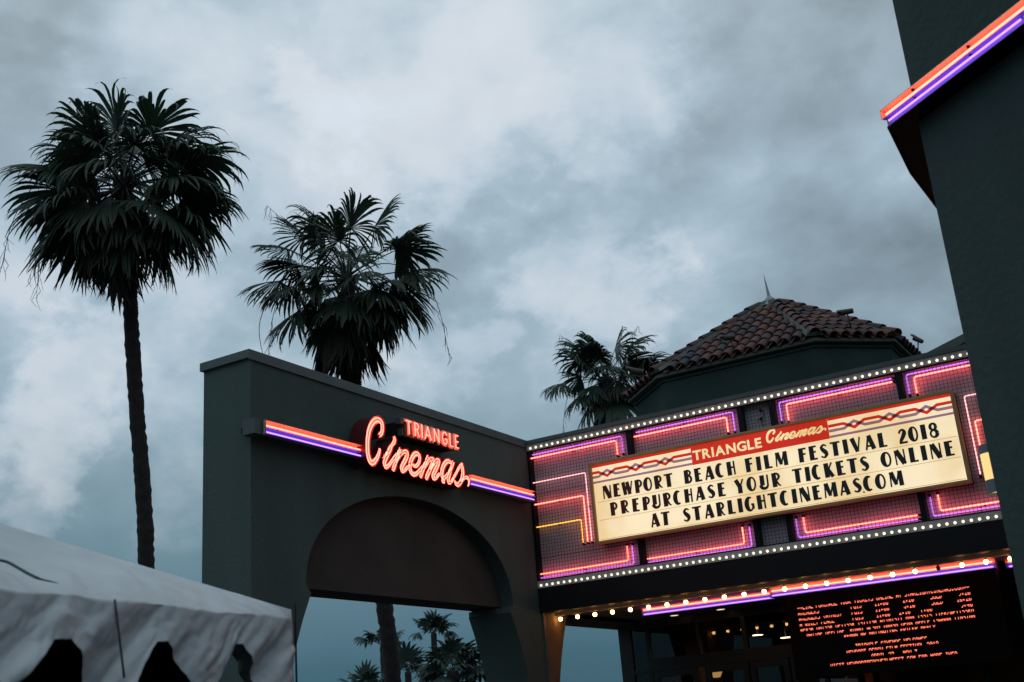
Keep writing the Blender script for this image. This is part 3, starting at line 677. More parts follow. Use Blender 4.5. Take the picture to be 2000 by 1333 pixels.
# ------------------------------------------------------------------ canopy underside, bulb rail, neon, LED board
cn = thing('canopy', 'low brown canopy ceiling running back from the marquee to the entrance', 'canopy')
MB().box((-8.505, 15.121, 3.386), (XR, 18.449, 3.44)).build('soffit', M['soffit'], cn)
rebase(cn, (-4, 16, 3.38))
YR = 15.42
zr = (PX(1094.6, 1208.5, Y=YR).z+PX(1973, 1088.8, Y=YR).z)/2
rl_ = thing('bulb_rail', 'grey rail with a row of round glowing bulbs under the marquee', 'light rail')
xr0 = PX(1072, 1202, Y=YR).x
MB().box((xr0, YR-.018, zr+.036), (XR, YR+.012, 3.385)).build('rail', M['strip'], rl_)
b = MB()
for i in range(3): b.box((xr0+2.2+i*2.4, YR-.0195, zr+.04), (xr0+2.206+i*2.4, YR-.0185, 3.394))
tag(b.build('rail_joint', M['black_metal'], rl_), kind='stuff')
gb = MB().ball((0, 0, -.012), .029, 14, 10).mesh('bulb', E_GLOBE); gs = MB().tube([(0, 0, .046), (0, 0, .012)], [.014, .016], 10).mesh('bulb_socket', mat('brass_socket', (.25, .15, .05), .4, metal=.8))
dead = MB().ball((0, 0, -.012), .029, 14, 10).mesh('bulb', mat('unlit_bulb', (.12, .07, .03), .15))
bpx = [1094.6, 1127.3, 1161.5, 1196.4, 1231.5, 1266.6, 1303, 1339, 1376.8, 1413.5, 1453.3, 1492, 1532, 1572.5, 1613.5, 1656, 1699.5, 1743, 1787.5, 1832, 1878, 1925, 1973]
xa = PX(bpx[0], 1208.5, Y=YR).x; xb_ = PX(bpx[-1], 1088.8, Y=YR).x; stp = (xb_-xa)/22
for i in range(25):
    o = place(dead if i == 19 else gb, 'bulb', rl_, (xa+stp*i, YR, zr)); place(gs, 'socket', o)
    if i == 19: o['label'] = 'burnt out brown bulb'
rebase(rl_, (-4, YR, zr))

def strip_x(label, xa, xb, y, zt, zb, face=-1, ang=None):
    """red over purple neon strip along x, facing -y"""
    t = thing('neon_strip', label, 'neon light', 'neon strips under the canopy')
    zm = zb+(zt-zb)*.45
    MB().box((xa, y+.06, zb), (xb, y+.16, zt)).build('housing', M['fascia'], t)
    MB().box((xa, y+.05, zm), (xb, y+.059, zt-.003)).box((xa, y, zt-.003), (xb, y+.059, zt)).build('red_channel', M['red_wall'], t)
    MB().box((xa, y+.05, zb+.003), (xb, y+.059, zm-.002)).box((xa, y+.0, zb), (xb, y+.059, zb+.003)).box((xa, y, zm-.0035), (xb, y+.0495, zm-.0005)).build('purple_channel', M['purple_back'], t)
    MB().tube([(xa+.04, y+.02, zm+(zt-zm)*.3), (xb-.03, y+.02, zm+(zt-zm)*.3)], .0085).build('red_tube', E_RED, t)
    MB().tube([(xa+.04, y+.02, zb+(zm-zb)*.35), (xb-.03, y+.02, zb+(zm-zb)*.35)], .0085).build('purple_tube', E_VIO, t)
    rebase(t, ((xa+xb)/2, y, zb)); return t
Y1, Y2 = 16.5, 16.05
z1t = (PX(1251, 1187, Y=Y1).z+PX(1490, 1151.5, Y=Y1).z)/2; z1b = (PX(1253, 1203, Y=Y1).z+PX(1490, 1174, Y=Y1).z)/2
z2t = (PX(1515, 1146, Y=Y2).z+PX(1930, 1090, Y=Y2).z)/2; z2b = (PX(1515, 1170, Y=Y2).z+PX(1930, 1107, Y=Y2).z)/2
x1a = PX(1251, 1195, Y=Y1).x; xB0 = PX(1502, 1165, Y=Y2).x; xB1 = PX(1942, 1095, Y=Y2).x
MB_ = thing('led_bay', 'black boxed bay above the doors that carries the red message display', 'display housing')
MB().box((xB0+.02, Y2+.165, min(z2b, z1b)-.02), (xB1-.02, 18.3, 3.379)).build('bay_ceiling', M['dark_in'], MB_)
MB().box((x1a, Y1+.165, z1b-.0), (xB0+.018, Y1+.3, 3.379)).build('header', M['dark_in'], MB_)
MB().box((xB1-.018, Y1+.165, z1b), (XR, Y1+.3, 3.379)).build('header', M['dark_in'], MB_)
strip_x('neon strip hanging between the hanging bulbs and the entrance transoms, left of the message display', x1a, xB0-.02, Y1, z1t, z1b)
strip_x('long neon strip along the top of the red message display', xB0, xB1, Y2, z2t, z2b)
strip_x('short neon strip right of the message display beside the tower edge', xB1+.05, XR, Y1, z1t, z1b)
lx0 = PX(1535, 1200, Y=Y2).x; lx1 = xB1-.02
lz0 = PX(1596, 1324, Y=Y2).z
MB().box((lx0, Y2+.03, lz0), (lx1, Y2+.16, z2b-.003)).build('display_case', M['dark_in'], MB_)
MB().box((lx0, Y2+.16, lz0+.02), (lx0+.04, 18.3, z2b-.03)).build('bay_side', M['dark_in'], MB_)
MB().box((lx1-.04, Y2+.16, lz0+.02), (lx1, 18.3, z2b-.03)).build('bay_side', M['dark_in'], MB_)
FONT = dict(zip('ABCDEFGHIJKLMNOPQRSTUVWXYZ0123456789:.*()/-', [
 '7E1111117E','7F49494936','3E41414122','7F4141221C','7F49494941','7F09090901','3E4149497A','7F0808087F','00417F4100','2040413F01','7F08142241','7F40404040','7F020C027F','7F0408107F','3E4141413E','7F09090906','3E4151215E','7F09192946','4649494931','01017F0101','3F4040403F','1F2040201F','3F4038403F','6314081463','0708700807','6151494543',
 '3E5149453E','00427F4000','4261514946','2141454B31','1814127F10','2745454539','3C4A494930','0171090503','3649494936','064949291E','0036360000','0060600000','14083E0814','001C224100','0041221C00','2010080402','0808080808']))
LINES = [(0, '**LINE PURCHASE YOUR TICKETS ONLINE AT STARLIGHTCINEMAS.COM**', 0, 3),
 (1, [(0, 'AVENGERS'), (19.5, 'PG13'), (28, '11:00'), (38, '2:20'), (47.5, 'SOLD'), (57, '9:20')], 0, 3),
 (2, [(0, 'AVENGERS (ATMOS)'), (19.5, 'PG13'), (28, '11:00'), (38, '3:20'), (47.5, 'SOLD'), (56, '10:20')], 0, 3),
 (3, [(0, 'A QUIET PLACE'), (19.5, 'PG13'), (28, '11:00'), (36, '2:10'), (43.5, '7:00'), (57, '9:40')], 0, 3),
 (4, 'WERSR UNTSSR OFTTSSR TSTTTSR ATTNTSTT MNN TSSTS TIFR/WFTTSSRM', 0, 2),
 (5, [(2, 'MATTHF OFFLINF  RUNNI ALSMY UNNSM UFMN MFFLF (SANNN TINSINN')], 0, 2),
 (6, [(15.5, 'RFMNN NR MNTTNATTNS FRTLFR MFFLY')], 0, 1),
 (8, [(19, 'TRIANGLE CINEMAS WELCOMES')], 0, 0), (9, [(15.5, 'NEWPORT BEACH FILM FESTIVAL 2018')], 0, 0),
 (10, [(24, 'APRIL 27 - MAY 3')], 0, 0), (11, [(9, 'VISIT NEWPORTBEACHFILMFEST.COM FOR MORE INFO')], 0, 0)]
YD = Y2+.027
tx0 = PX(1557.5, 1188, Y=YD).x; tx1 = PX(1894, 1146, Y=YD).x; cp = (tx1-tx0)/61
tz1 = PX(1557.5, 1186, Y=YD).z; tzl = PX(1630.5, 1300.5, Y=YD).z; lp = (tz1-tzl)/11
dot = cp/6.2; ch_h = lp*.88/7
for li, parts, _, mode in LINES:
    b = MB()
    if isinstance(parts, str): parts = [(0, parts)]
    vis = {3: (4, 5, 6), 2: (3, 4, 5), 1: (2, 3, 4), 0: (0, 1, 2)}[mode]
    for col, s_ in parts:
        for i, c in enumerate(s_):
            if c not in FONT: continue
            hx = FONT[c]
            for k in range(5):
                byte = int(hx[2*k:2*k+2], 16)
                for r_ in vis:
                    if byte >> r_ & 1:
                        # rows of the matrix light in turn; the lit ones smear a little along the row
                        x = tx0+(col+i)*cp+k*dot; z = tz1+.02-li*lp-r_*ch_h
                        b.add([(x-dot*.48, YD, z-ch_h*.46), (x+dot*.48, YD, z-ch_h*.46), (x+dot*.62, YD, z+ch_h*.46), (x-dot*.34, YD, z+ch_h*.46)], [(0, 1, 2, 3)])
    tag(b.build('text_line', E_LED, MB_), kind='stuff')
rebase(MB_, (-4, Y2, lz0))

# ------------------------------------------------------------------ storefront
YG = 18.4
sf = thing('entrance_front', 'black framed glass entrance with transom windows under the canopy', 'shop front')
def gx_(x, y): return PX(1200+x/5, 1160+y/5, Y=YG)
zt0 = gx_(165, 330).z; ztb = (gx_(380, 635).z+gx_(1810, 480).z)/2; ztt = gx_(345, 335).z; zn = gx_(210, 757).z; zd = gx_(485, 825).z; zd2 = gx_(1500, 645).z
xs = [gx_(60, 500).x, gx_(165, 400).x, gx_(312, 400).x, gx_(350, 450).x, gx_(815, 450).x, gx_(845, 450).x, gx_(1255, 400).x, gx_(1300, 400).x, gx_(1812, 400).x]
def bar_(x0, x1, z0, z1, name='mullion', y0=YG-.05, y1=YG+.05): MB().box((x0, y0, z0), (x1, y1, z1)).build(name, M['mullion'], sf)
bar_(xs[0], xs[1], 0, 3.378, 'end_post'); bar_(xs[2], xs[3], 0, ztt, 'mullion'); bar_(xs[4], xs[5], ztb, ztt); bar_(xs[6], xs[7], ztb, ztt)
bar_(xs[1]+.001, .6, ztt+.001, 3.378, 'head_beam')
bar_(xs[3]+.001, .6, zd2+.001, ztb-.001, 'transom_beam')
bar_(xs[1]+.001, xs[2]-.001, zn-.06, zn, 'cross_bar')
def pane(x0, x1, z0, z1): MB().box((x0, YG-.005, z0), (x1, YG+.005, z1)).build('pane', M['glass'], sf)
pane(xs[1], xs[2], zn, ztt); pane(xs[1], xs[2], .1, zn-.06)
pane(xs[3], xs[4], ztb, ztt); pane(xs[5], xs[6], ztb, ztt); pane(xs[7], xs[8]+.3, ztb, ztt)
bar_(xs[8]+.3, xs[8]+.36, 0, ztt, 'mullion')
x = xs[8]+.361
while x < .3:
    pane(x, x+1.1, ztb, ztt); bar_(x+1.101, x+1.159, 0, ztt); x += 1.16
dx = [xs[3]+.01, gx_(840, 800).x, gx_(900, 800).x, gx_(1320, 700).x, gx_(1330, 700).x, gx_(1720, 700).x, gx_(1730, 700).x, gx_(1730, 700).x+1.1]
for i in range(4):
    a, c = dx[2*i], dx[2*i+1]-.01; w = .09; zt_d = zd2-.004
    dd = MB().box((a, YG-.04, 0), (a+w, YG+.04, zt_d)).box((c-w, YG-.04, 0), (c, YG+.04, zt_d)).box((a+w, YG-.04, zt_d-.1), (c-w, YG+.04, zt_d)).box((a+w, YG-.04, 0), (c-w, YG+.04, .2)).build('door', M['mullion'], sf)
    MB().box((a+w, YG-.006, .2), (c-w, YG+.006, zt_d-.1)).build('door_pane', M['glass'], dd)
    hx_ = c-w/2
    MB().tube([(hx_, YG-.1, .9), (hx_, YG-.1, 2.2)], .012, 8).tube([(hx_, YG-.1, .95), (hx_, YG-.03, .95)], .01, 6).tube([(hx_, YG-.1, 2.15), (hx_, YG-.03, 2.15)], .01, 6).build('handle', mat('brass_handle', (.5, .33, .14), .3, metal=.9), dd)
rebase(sf, (-5, YG, 0))
# lobby behind the glass
LC = 4.3
tag(MB().box((-8.7, 23.5, 0), (.6, 23.6, LC)).build('lobby_wall', M['lobby']), kind='structure')
tag(MB().box((-8.72, YG+.06, 0), (-8.7, 23.6, LC)).build('lobby_wall', M['lobby']), kind='structure')
tag(MB().box((.6, YG+.06, 0), (.62, 23.6, LC)).build('lobby_wall', M['lobby']), kind='structure')
tag(MB().box((-8.72, YG+.05, 3.441), (.62, YG+.059, LC)).build('lobby_wall', M['lobby']), kind='structure')
tag(MB().box((-8.72, YG+.05, LC), (.62, 23.6, LC+.04)).build('lobby_ceiling', M['lobby_dark']), kind='structure')
tag(MB().box((-8.7, YG+.06, .0), (.6, 23.5, .02)).build('lobby_floor', M['lobby_dark']), kind='structure')
o = MB().box((-6.35, 21.9, .02), (-5.75, 22.4, LC-.01)).build('lobby_column', M['lobby_red']); tag(o, 'rust red square column inside the lobby behind the glass doors', 'column')
for k_, (px_, lab_) in enumerate(((1378, 'left round light in the canopy ceiling before the transom windows'), (1468, 'right round light in the canopy ceiling near the message display'))):
    p = PX(px_, 1209-k_*10.5, Z=3.383); p.y = min(p.y, 18.1)
    dl = thing('ceiling_downlight', lab_, 'ceiling light', 'canopy ceiling lights')
    MB().tube([(0, 0, .0), (0, 0, -.004)], .085, 16, True, False).build('trim_ring', M['strip'], dl)
    MB().tube([(0, 0, -.005), (0, 0, -.008)], .065, 16, True, False).build('lens', emit('canopy_downlight_glow', (1, .75, .5), 1.2), dl); dl.location = p
for k, (px, py) in enumerate(((1480, 1241), (1535, 1246), (1300, 1236))):  # lamps added to brighten the lobby, given a pendant shape
    p = PX(px, py, Y=20.6)
    dl = thing('added_pendant', ('added pendant light in the lobby just right of the tall transom mullion', 'added pendant light in the lobby nearest the message display', 'added pendant light in the lobby behind the left transom window')[k], 'pendant light', 'added lobby pendant lights')
    MB().tube([(0, 0, .03), (0, 0, .0)], [.05, .10], 16, False, False).build('shade', M['strip'], dl)
    MB().tube([(0, 0, .004), (0, 0, .001)], .095, 16, True, False).build('lens', E_REF, dl)
    MB().tube([(0, 0, .03), (0, 0, LC-p.z)], .006, 6).build('cord', M['black_metal'], dl); dl.location = p
wl = thing('wall_lamp', 'small glowing shell shaped lamp inside the lobby', 'lamp'); p = PX(1399, 1318, Y=20.4)
MB().add([(-.11, -.05, .06), (.11, -.05, .06), (.05, -.02, -.05), (-.05, -.02, -.05), (-.11, .05, .06), (.11, .05, .06), (.05, .05, -.05), (-.05, .05, -.05)],
         [(0, 1, 2, 3), (4, 7, 6, 5), (0, 4, 5, 1), (3, 2, 6, 7), (0, 3, 7, 4), (1, 5, 6, 2)]).build('shade', emit('lamp_shade_glow', (1, .5, .16), 1.6), wl)
MB().box((-.03, .05, -.3), (.03, .09, .1)).build('back_plate', M['black_metal'], wl); wl.location = p

# ------------------------------------------------------------------ tiled tower behind the marquee
cx, cy, ze, za = -6.45, 21.6, 7.74, 9.50
ev = [(-1.5, -2.65), (1.47, -2.65), (2.55, -1.57), (2.55, 1.5), (1.5, 2.65), (-1.5, 2.65), (-2.62, 1.5), (-2.62, -1.53)]
tw = thing('tiled_tower', 'eight sided stucco tower with a red clay tile roof and thin spire behind the marquee', 'tower')
ins = .955
poly = [(cx+x*ins, cy+y*ins, 4.345) for x, y in ev]
M['oct'] = mat('dark_tower_stucco', (.036, .062, .058), .85, bump=.3, bscale=25, var=.2, vscale=1.2, spec=.2)  # darker stucco for the tiled tower
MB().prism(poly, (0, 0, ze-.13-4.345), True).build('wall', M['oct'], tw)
poly = [(cx+x*.966, cy+y*.966, ze-.15) for x, y in ev]
MB().prism(poly, (0, 0, .05)).build('eave_band', M['oct'], tw)
apex = Vector((cx, cy, za))
b = MB(); b.add([(cx+x, cy+y, ze-.02) for x, y in ev]+[tuple(apex)]+[(cx+x, cy+y, ze-.07) for x, y in ev], [(i, (i+1) % 8, 8) for i in range(8)]+[(i, (i+1) % 8, 9+(i+1) % 8, 9+i) for i in range(8)]+[tuple(range(16, 8, -1))])
b.build('roof_deck', M['mortar'], tw)
def tile_mesh(L_, r0, r1, name, up=True):
    n = 6; vs = []; th = .012
    for yy, rr in ((0, r0), (L_, r1)):
        for rad in (rr, rr-th):
            vs += [(rad*cos(pi-pi*k/n), yy, (rad*sin(pi*k/n))*(1 if up else -1)) for k in range(n+1)]
    m = n+1; fs = [(k, k+1, 2*m+k+1, 2*m+k) for k in range(n)]+[(m+k, 3*m+k, 3*m+k+1, m+k+1) for k in range(n)]+[(k, m+k, m+k+1, k+1) for k in range(n)]
    b = MB(); b.add(vs, fs, False); return b
TL = .40; EXP = .34
tm = tile_mesh(TL, .092, .080, 'roof_tile').mesh('roof_tile', M['tile'])
rt = random.Random(3)
hidden = MB(); valley = MB()
for fi in range(8):
    p0 = Vector((cx+ev[fi][0], cy+ev[fi][1], ze)); p1 = Vector((cx+ev[(fi+1) % 8][0], cy+ev[(fi+1) % 8][1], ze))
    e = (p1-p0); Lw = e.length; e.normalize(); mid = (p0+p1)/2; upv = (apex-mid); SLp = upv.length; upv.normalize(); nrm = e.cross(upv).normalized()
    vis = fi in (0, 1, 2, 7)
    ncol = round(Lw/.215); cw = Lw/ncol
    for ci in range(ncol):
        u = (ci+.5)*cw; half = min(u, Lw-u); smax = half/(Lw/2)*SLp-.10
        s_ = -.06; 
        while s_+EXP*.6 < smax:
            base = p0+e*u+upv*s_+nrm*(.015+.004)
            ax = upv+nrm*(-.05)       # upper end dips under the next tile
            ax.normalize(); nz = e.cross(ax).normalized()
            mt = Matrix(((e.x, ax.x, nz.x, base.x), (e.y, ax.y, nz.y, base.y), (e.z, ax.z, nz.z, base.z), (0, 0, 0, 1)))
            mt = mt @ Matrix.Translation((rt.uniform(-.006, .006), rt.uniform(-.012, .012), rt.uniform(.012, .02))) @ Matrix.Rotation(radians(rt.uniform(-1.5, 1.5)), 4, 'Z')
            if vis: place(tm, 'roof_tile', tw, mat=mt)
            else:
                hidden.add([mt @ v.co for v in tm.vertices], [tuple(p.vertices) for p in tm.polygons])
            s_ += EXP
        # pan tile between columns
        if ci:
            u = ci*cw; half = min(u, Lw-u); s1 = half/(Lw/2)*SLp-.05
            a = p0+e*u-upv*.05+nrm*.03; c_ = p0+e*u+upv*s1+nrm*.03; n = 5; vs = []
            for q in (a, c_):
                for k in range(n+1): an = pi*k/n; vs.append(q+e*(-.055*cos(an))-nrm*(.032*sin(an)))
            valley.add(vs, [(k, k+1, n+2+k, n+1+k) for k in range(n)])
tag(hidden.build('rear_roof_tile', M['tile'], tw), kind='stuff'); tag(valley.build('pan_tile', M['tile'], tw), kind='stuff')
hm = tile_mesh(.42, .105, .088, 'ridge_tile').mesh('ridge_tile', M['tile'])
mort = MB()
for fi in range(8):
    p0 = Vector((cx+ev[fi][0], cy+ev[fi][1], ze)); ax = (apex-p0); Lh = ax.length; ax.normalize(); nz0 = Vector((0, 0, 1)); e = ax.cross(nz0).normalized()*1; nz = e.cross(ax).normalized()
    n = int(Lh/.36)
    for k in range(n):
        base = p0+ax*(-.05+k*.36)+nz*.055
        a2 = (ax-nz*.06).normalized(); n2 = e.cross(a2).normalized()
        mt = Matrix(((e.x, a2.x, n2.x, base.x), (e.y, a2.y, n2.y, base.y), (e.z, a2.z, n2.z, base.z), (0, 0, 0, 1))) @ Matrix.Translation((rt.uniform(-.008, .008), 0, .012))
        place(hm, 'ridge_tile', tw, mat=mt)
    mort.add([p0+e*.15+nz*.02, p0+e*.12+nz*.085, p0-e*.12+nz*.085, p0-e*.15+nz*.02, apex+e*.10+nz*.02, apex+e*.07+nz*.085, apex-e*.07+nz*.085, apex-e*.10+nz*.02], [(0, 4, 5, 1), (1, 5, 6, 2), (2, 6, 7, 3), (0, 1, 2, 3)])
mort.build('hip_mortar', M['mortar'], tw)
b = MB(); b.tube([apex+Vector((0, 0, -.12)), apex+Vector((0, 0, .03)), apex+Vector((0, 0, .13))], [.30, .14, .045], 10, True, False)
b.build('spire_collar', M['spire'], tw)
tip = PX(1491.5, 537, Y=cy)
MB().tube([apex+Vector((0, 0, .1)), apex.lerp(tip, .5)+Vector((0, 0, .05)), tip], [.034, .02, .003], 10, True, False).build('spire', M['spire'], tw)
rebase(tw, (cx, cy, 4.345))
# floodlights
def flood(label, base, top, aim, s=1.):
    base, top, aim = Vector(base), Vector(top), Vector(aim).normalized()
    t = thing('floodlight', label, 'floodlight', 'floodlights on the tiled tower')
    MB().box((-.06*s, -.06*s, -.02), (.06*s, .06*s, .03)).tube([(0, 0, .02), top-base], .02*s, 8).build('arm', M['lampmetal'], t)
    b = MB(); c0 = top-base; sd = aim.cross(Vector((0, 0, 1))).normalized(); upn = sd.cross(aim)
    b.tube([c0-aim*.17*s, c0-aim*.15*s, c0+aim*.14*s, c0+aim*.15*s], [.055*s, .07*s, .085*s, .088*s], 12, False, False)
    b.tube([c0-aim*.17*s, c0-aim*.171*s], .055*s, 12, True, False)
    # visor
    vs = []
    for dd, rr in ((.14, .09), (.26, .09)):
        for k in range(7):
            an = radians(10+160*k/6); vs.append(c0+aim*dd*s*(1 if k in (0, 6) and dd < .2 else 1)+(sd*cos(an)+upn*sin(an))*rr*s)
    b.add(vs, [(k, k+1, 8+k, 7+k) for k in range(6)])
    b.build('lamp_head', M['lampmetal'], t)
    MB().tube([c0+aim*.12*s, c0+aim*.125*s], .08*s, 12, True, False).build('lens', M['fascia'], t)
    t.location = base; return t
def onroof(px, py, f):       # point where the pixel ray meets roof facet f
    p0 = Vector((cx+ev[f][0], cy+ev[f][1], ze)); p1 = Vector((cx+ev[(f+1) % 8][0], cy+ev[(f+1) % 8][1], ze)); n = (p1-p0).cross(apex-p0)
    d_ = ray(px, py); return EYE+d_*((p0-EYE).dot(n)/d_.dot(n))
a = onroof(1437, 688, 0); flood('floodlight above the middle of the eave on the left slope', a, a+Vector((-.05, -.1, .26)), (-.9, -.35, .02), .62)
a = onroof(1664, 650, 1); flood('floodlight standing out against the sky on the right slope', a, a+Vector((-.0, -.1, .36)), (-.95, -.2, -.02), .66)
a = Vector((cx+2.65, 23.0, ze+.05)); p = PX(1793, 664, Y=22.9); flood('small floodlight at the far right corner of the tile roof', (p.x-.12, 22.95, ze+.1), p, (-.75, .1, .62), .62)
p = PX(1243, 726, Y=19.4); flood('rust coloured floodlight at the left corner of the tile roof', (p.x+.12, 19.5, ze-.02), p, (-.75, -.4, .2), .8)
# parapet of the block behind
pr = thing('rear_building', 'plain grey green gable end rising behind the right end of the marquee', 'building')
p0 = PX(1795, 699, Y=24.5); p1 = PX(1890, 650, Y=24.5); sl2 = (p1.z-p0.z)/(p1.x-p0.x)
pl = [(p0.x-1.5, 24.5, 0), (p0.x+9, 24.5, 0), (p0.x+9, 24.5, p0.z+sl2*4), (p0.x+4, 24.5, p0.z+sl2*4), (p0.x-1.5, 24.5, p0.z-1.5*sl2)]
MB().prism(pl, (0, 3, 0)).build('wall', mat('grey_green_stucco', (.085, .095, .088), .85, bump=.2, var=.1), pr)
e0 = Vector((p0.x-1.5, 24.44, p0.z-1.5*sl2+.003)); e1 = Vector((p0.x+4, 24.44, p0.z+sl2*4+.003))
MB().prism([e0-Vector((0, 0, .18)), e1-Vector((0, 0, .18)), e1, e0], (0, .055, 0)).build('roof_edge', M['coping'], pr)
rebase(pr, (p0.x+3, 25, 0))

# ------------------------------------------------------------------ corner tower at the right
ct = thing('corner_tower', 'dark stucco corner tower filling the right edge of the view', 'tower')
cA = Vector((-1.257, 9.0, 0)); dA = Vector((.795, -.607, 0)).normalized(); nA = Vector((-dA.y*-1, dA.x*-1, 0))
pl = [cA, cA+dA*9, cA+dA*9+Vector((3, 3, 0)), Vector((3, 12, 0)), Vector((-1.257, 12, 0))]
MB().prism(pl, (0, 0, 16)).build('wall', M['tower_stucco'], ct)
zlt = (PX(1727, 215, Y=8.9).z+PX(1730, 215, Y=8.9).z)/2; zlb = PX(1735, 246, Y=8.9).z; 
lc = Vector((-1.475, 8.92, 0))
lp_ = [lc, lc+dA*9.5, lc+dA*9.5+Vector((.5, .5, 0)), Vector((lc.x+.215, 9.0, 0)), Vector((lc.x+.215, 10.9, 0)), Vector((lc.x-.03, 10.9, 0)), Vector((lc.x-.055, 9.9, 0))]
b = MB(); b.prism([Vector((p.x, p.y, zlb)) for p in lp_], (0, 0, zlt-zlb)).build('ledge', M['dark_in'], ct)
eo = -Vector((.607, .795, 0))
def q3(s, z, out_): v = lc+dA*s+eo*out_; return Vector((v.x, v.y, z))
zm = zlb+(zlt-zlb)*.43; F_ = .05
lip = MB(); lip.prism([q3(0, zlt-.008, .001), q3(9.4, zlt-.008, .001), q3(9.4, zlt-.008, F_), q3(0, zlt-.008, F_)], (0, 0, .008))
lip.prism([q3(0, zm, .001), q3(9.4, zm, .001), q3(9.4, zm, .004), q3(0, zm, .004)], (0, 0, zlt-.008-zm)); lip.prism([q3(-.008, zm, .001), q3(0, zm, .001), q3(0, zm, F_), q3(-.008, zm, F_)], (0, 0, zlt-zm))
o1 = lip.build('red_channel', M['red_wall'], ct)
b = MB(); b.prism([q3(0, zlb+.004, .001), q3(9.4, zlb+.004, .001), q3(9.4, zlb+.004, .004), q3(0, zlb+.004, .004)], (0, 0, zm-zlb-.006)); b.prism([q3(0, zlb, .001), q3(9.4, zlb, .001), q3(9.4, zlb, F_*.2), q3(0, zlb, F_*.2)], (0, 0, .004)); b.prism([q3(0, zm-.004, .001), q3(9.4, zm-.004, .001), q3(9.4, zm-.004, F_), q3(0, zm-.004, F_)], (0, 0, .003))
o2 = b.build('purple_channel', M['purple_back'], ct)
zr_ = zm+(zlt-zm)*.34; zp_ = zlb+(zm-zlb)*.42
MB().tube([q3(.03, zr_, .03), q3(9.3, zr_, .03)], .0085, 8).build('red_tube', E_RED, ct)
MB().tube([q3(.05, zp_, .03), q3(1.48, zp_, .03)], .0085, 8).build('purple_tube', E_VIO, ct); MB().tube([q3(1.52, zp_, .03), q3(9.3, zp_, .03)], .0085, 8).build('purple_tube', E_VIO, ct)
b = MB()
for i in range(14):
    s_ = .35+i*.62; b.prism([q3(s_, zlt-.03, .004), q3(s_+.012, zlt-.03, .004), q3(s_+.012, zlt-.03, .03), q3(s_, zlt-.03, .03)], (0, 0, .02)); b.prism([q3(s_, zm-.008, .004), q3(s_+.02, zm-.008, .004), q3(s_+.02, zm-.008, .03), q3(s_, zm-.008, .03)], (0, 0, .016))
tag(b.build('tube_support', M['black_metal'], ct), kind='stuff')
# rusty trim on the ledge's side edge
b = MB(); rr = random.Random(9); pts = [Vector((lc.x, lc.y, zlb)), Vector((lc.x-.055, 9.9, zlb)), Vector((lc.x-.03, 10.9, zlb))]
b.tube([p-Vector((.004, 0, .004)) for p in pts], .009, 5); b.build('rusty_edge_trim', mat('rust_trim', (.16, .06, .02), .7, var=.5, vscale=25), ct)
rebase(ct, (cA.x, cA.y, 0))
wl = thing('wall_lamp', 'cylinder wall lamp with blue grey bands on the side of the corner tower', 'wall lamp')
pc = PX(1931, 917, Y=9.28); R0 = .085
zc = PX(1925, 917, Y=9.28).z; zT = PX(1912, 873, Y=9.28).z; zB_ = PX(1936, 966, Y=9.28).z; zg1 = PX(1918, 890, Y=9.28).z; zg0 = PX(1926, 941, Y=9.28).z
xl = PX(1911, 880, Y=9.28).x+R0
def ringtube(z0, z1, r, m, name): MB().tube([(xl, 9.28, z0), (xl, 9.28, z1)], r, 24, False).build(name, m, wl)
ringtube(zg1, zT, R0, M['sconce'], 'upper_band'); ringtube(zB_, zg0, R0, M['sconce'], 'lower_band')
MB().tube([(xl, 9.28, zg0-.005), (xl, 9.28, zg1+.005)], R0-.004, 24, False).build('diffuser', emit('sconce_glow', (1, .60, .24), 1.25), wl)
MB().tube([(xl, 9.28, zB_+.02), (xl, 9.28, zB_+.022)], R0-.005, 24, True, False).build('lower_lens', emit('sconce_lens_glow', (1, .70, .34), 1.1), wl)
MB().box((xl+R0-.02, 9.22, zg0), (-1.2575, 9.34, zg1)).build('mount', M['sconce'], wl)
rebase(wl, (xl, 9.28, zB_))

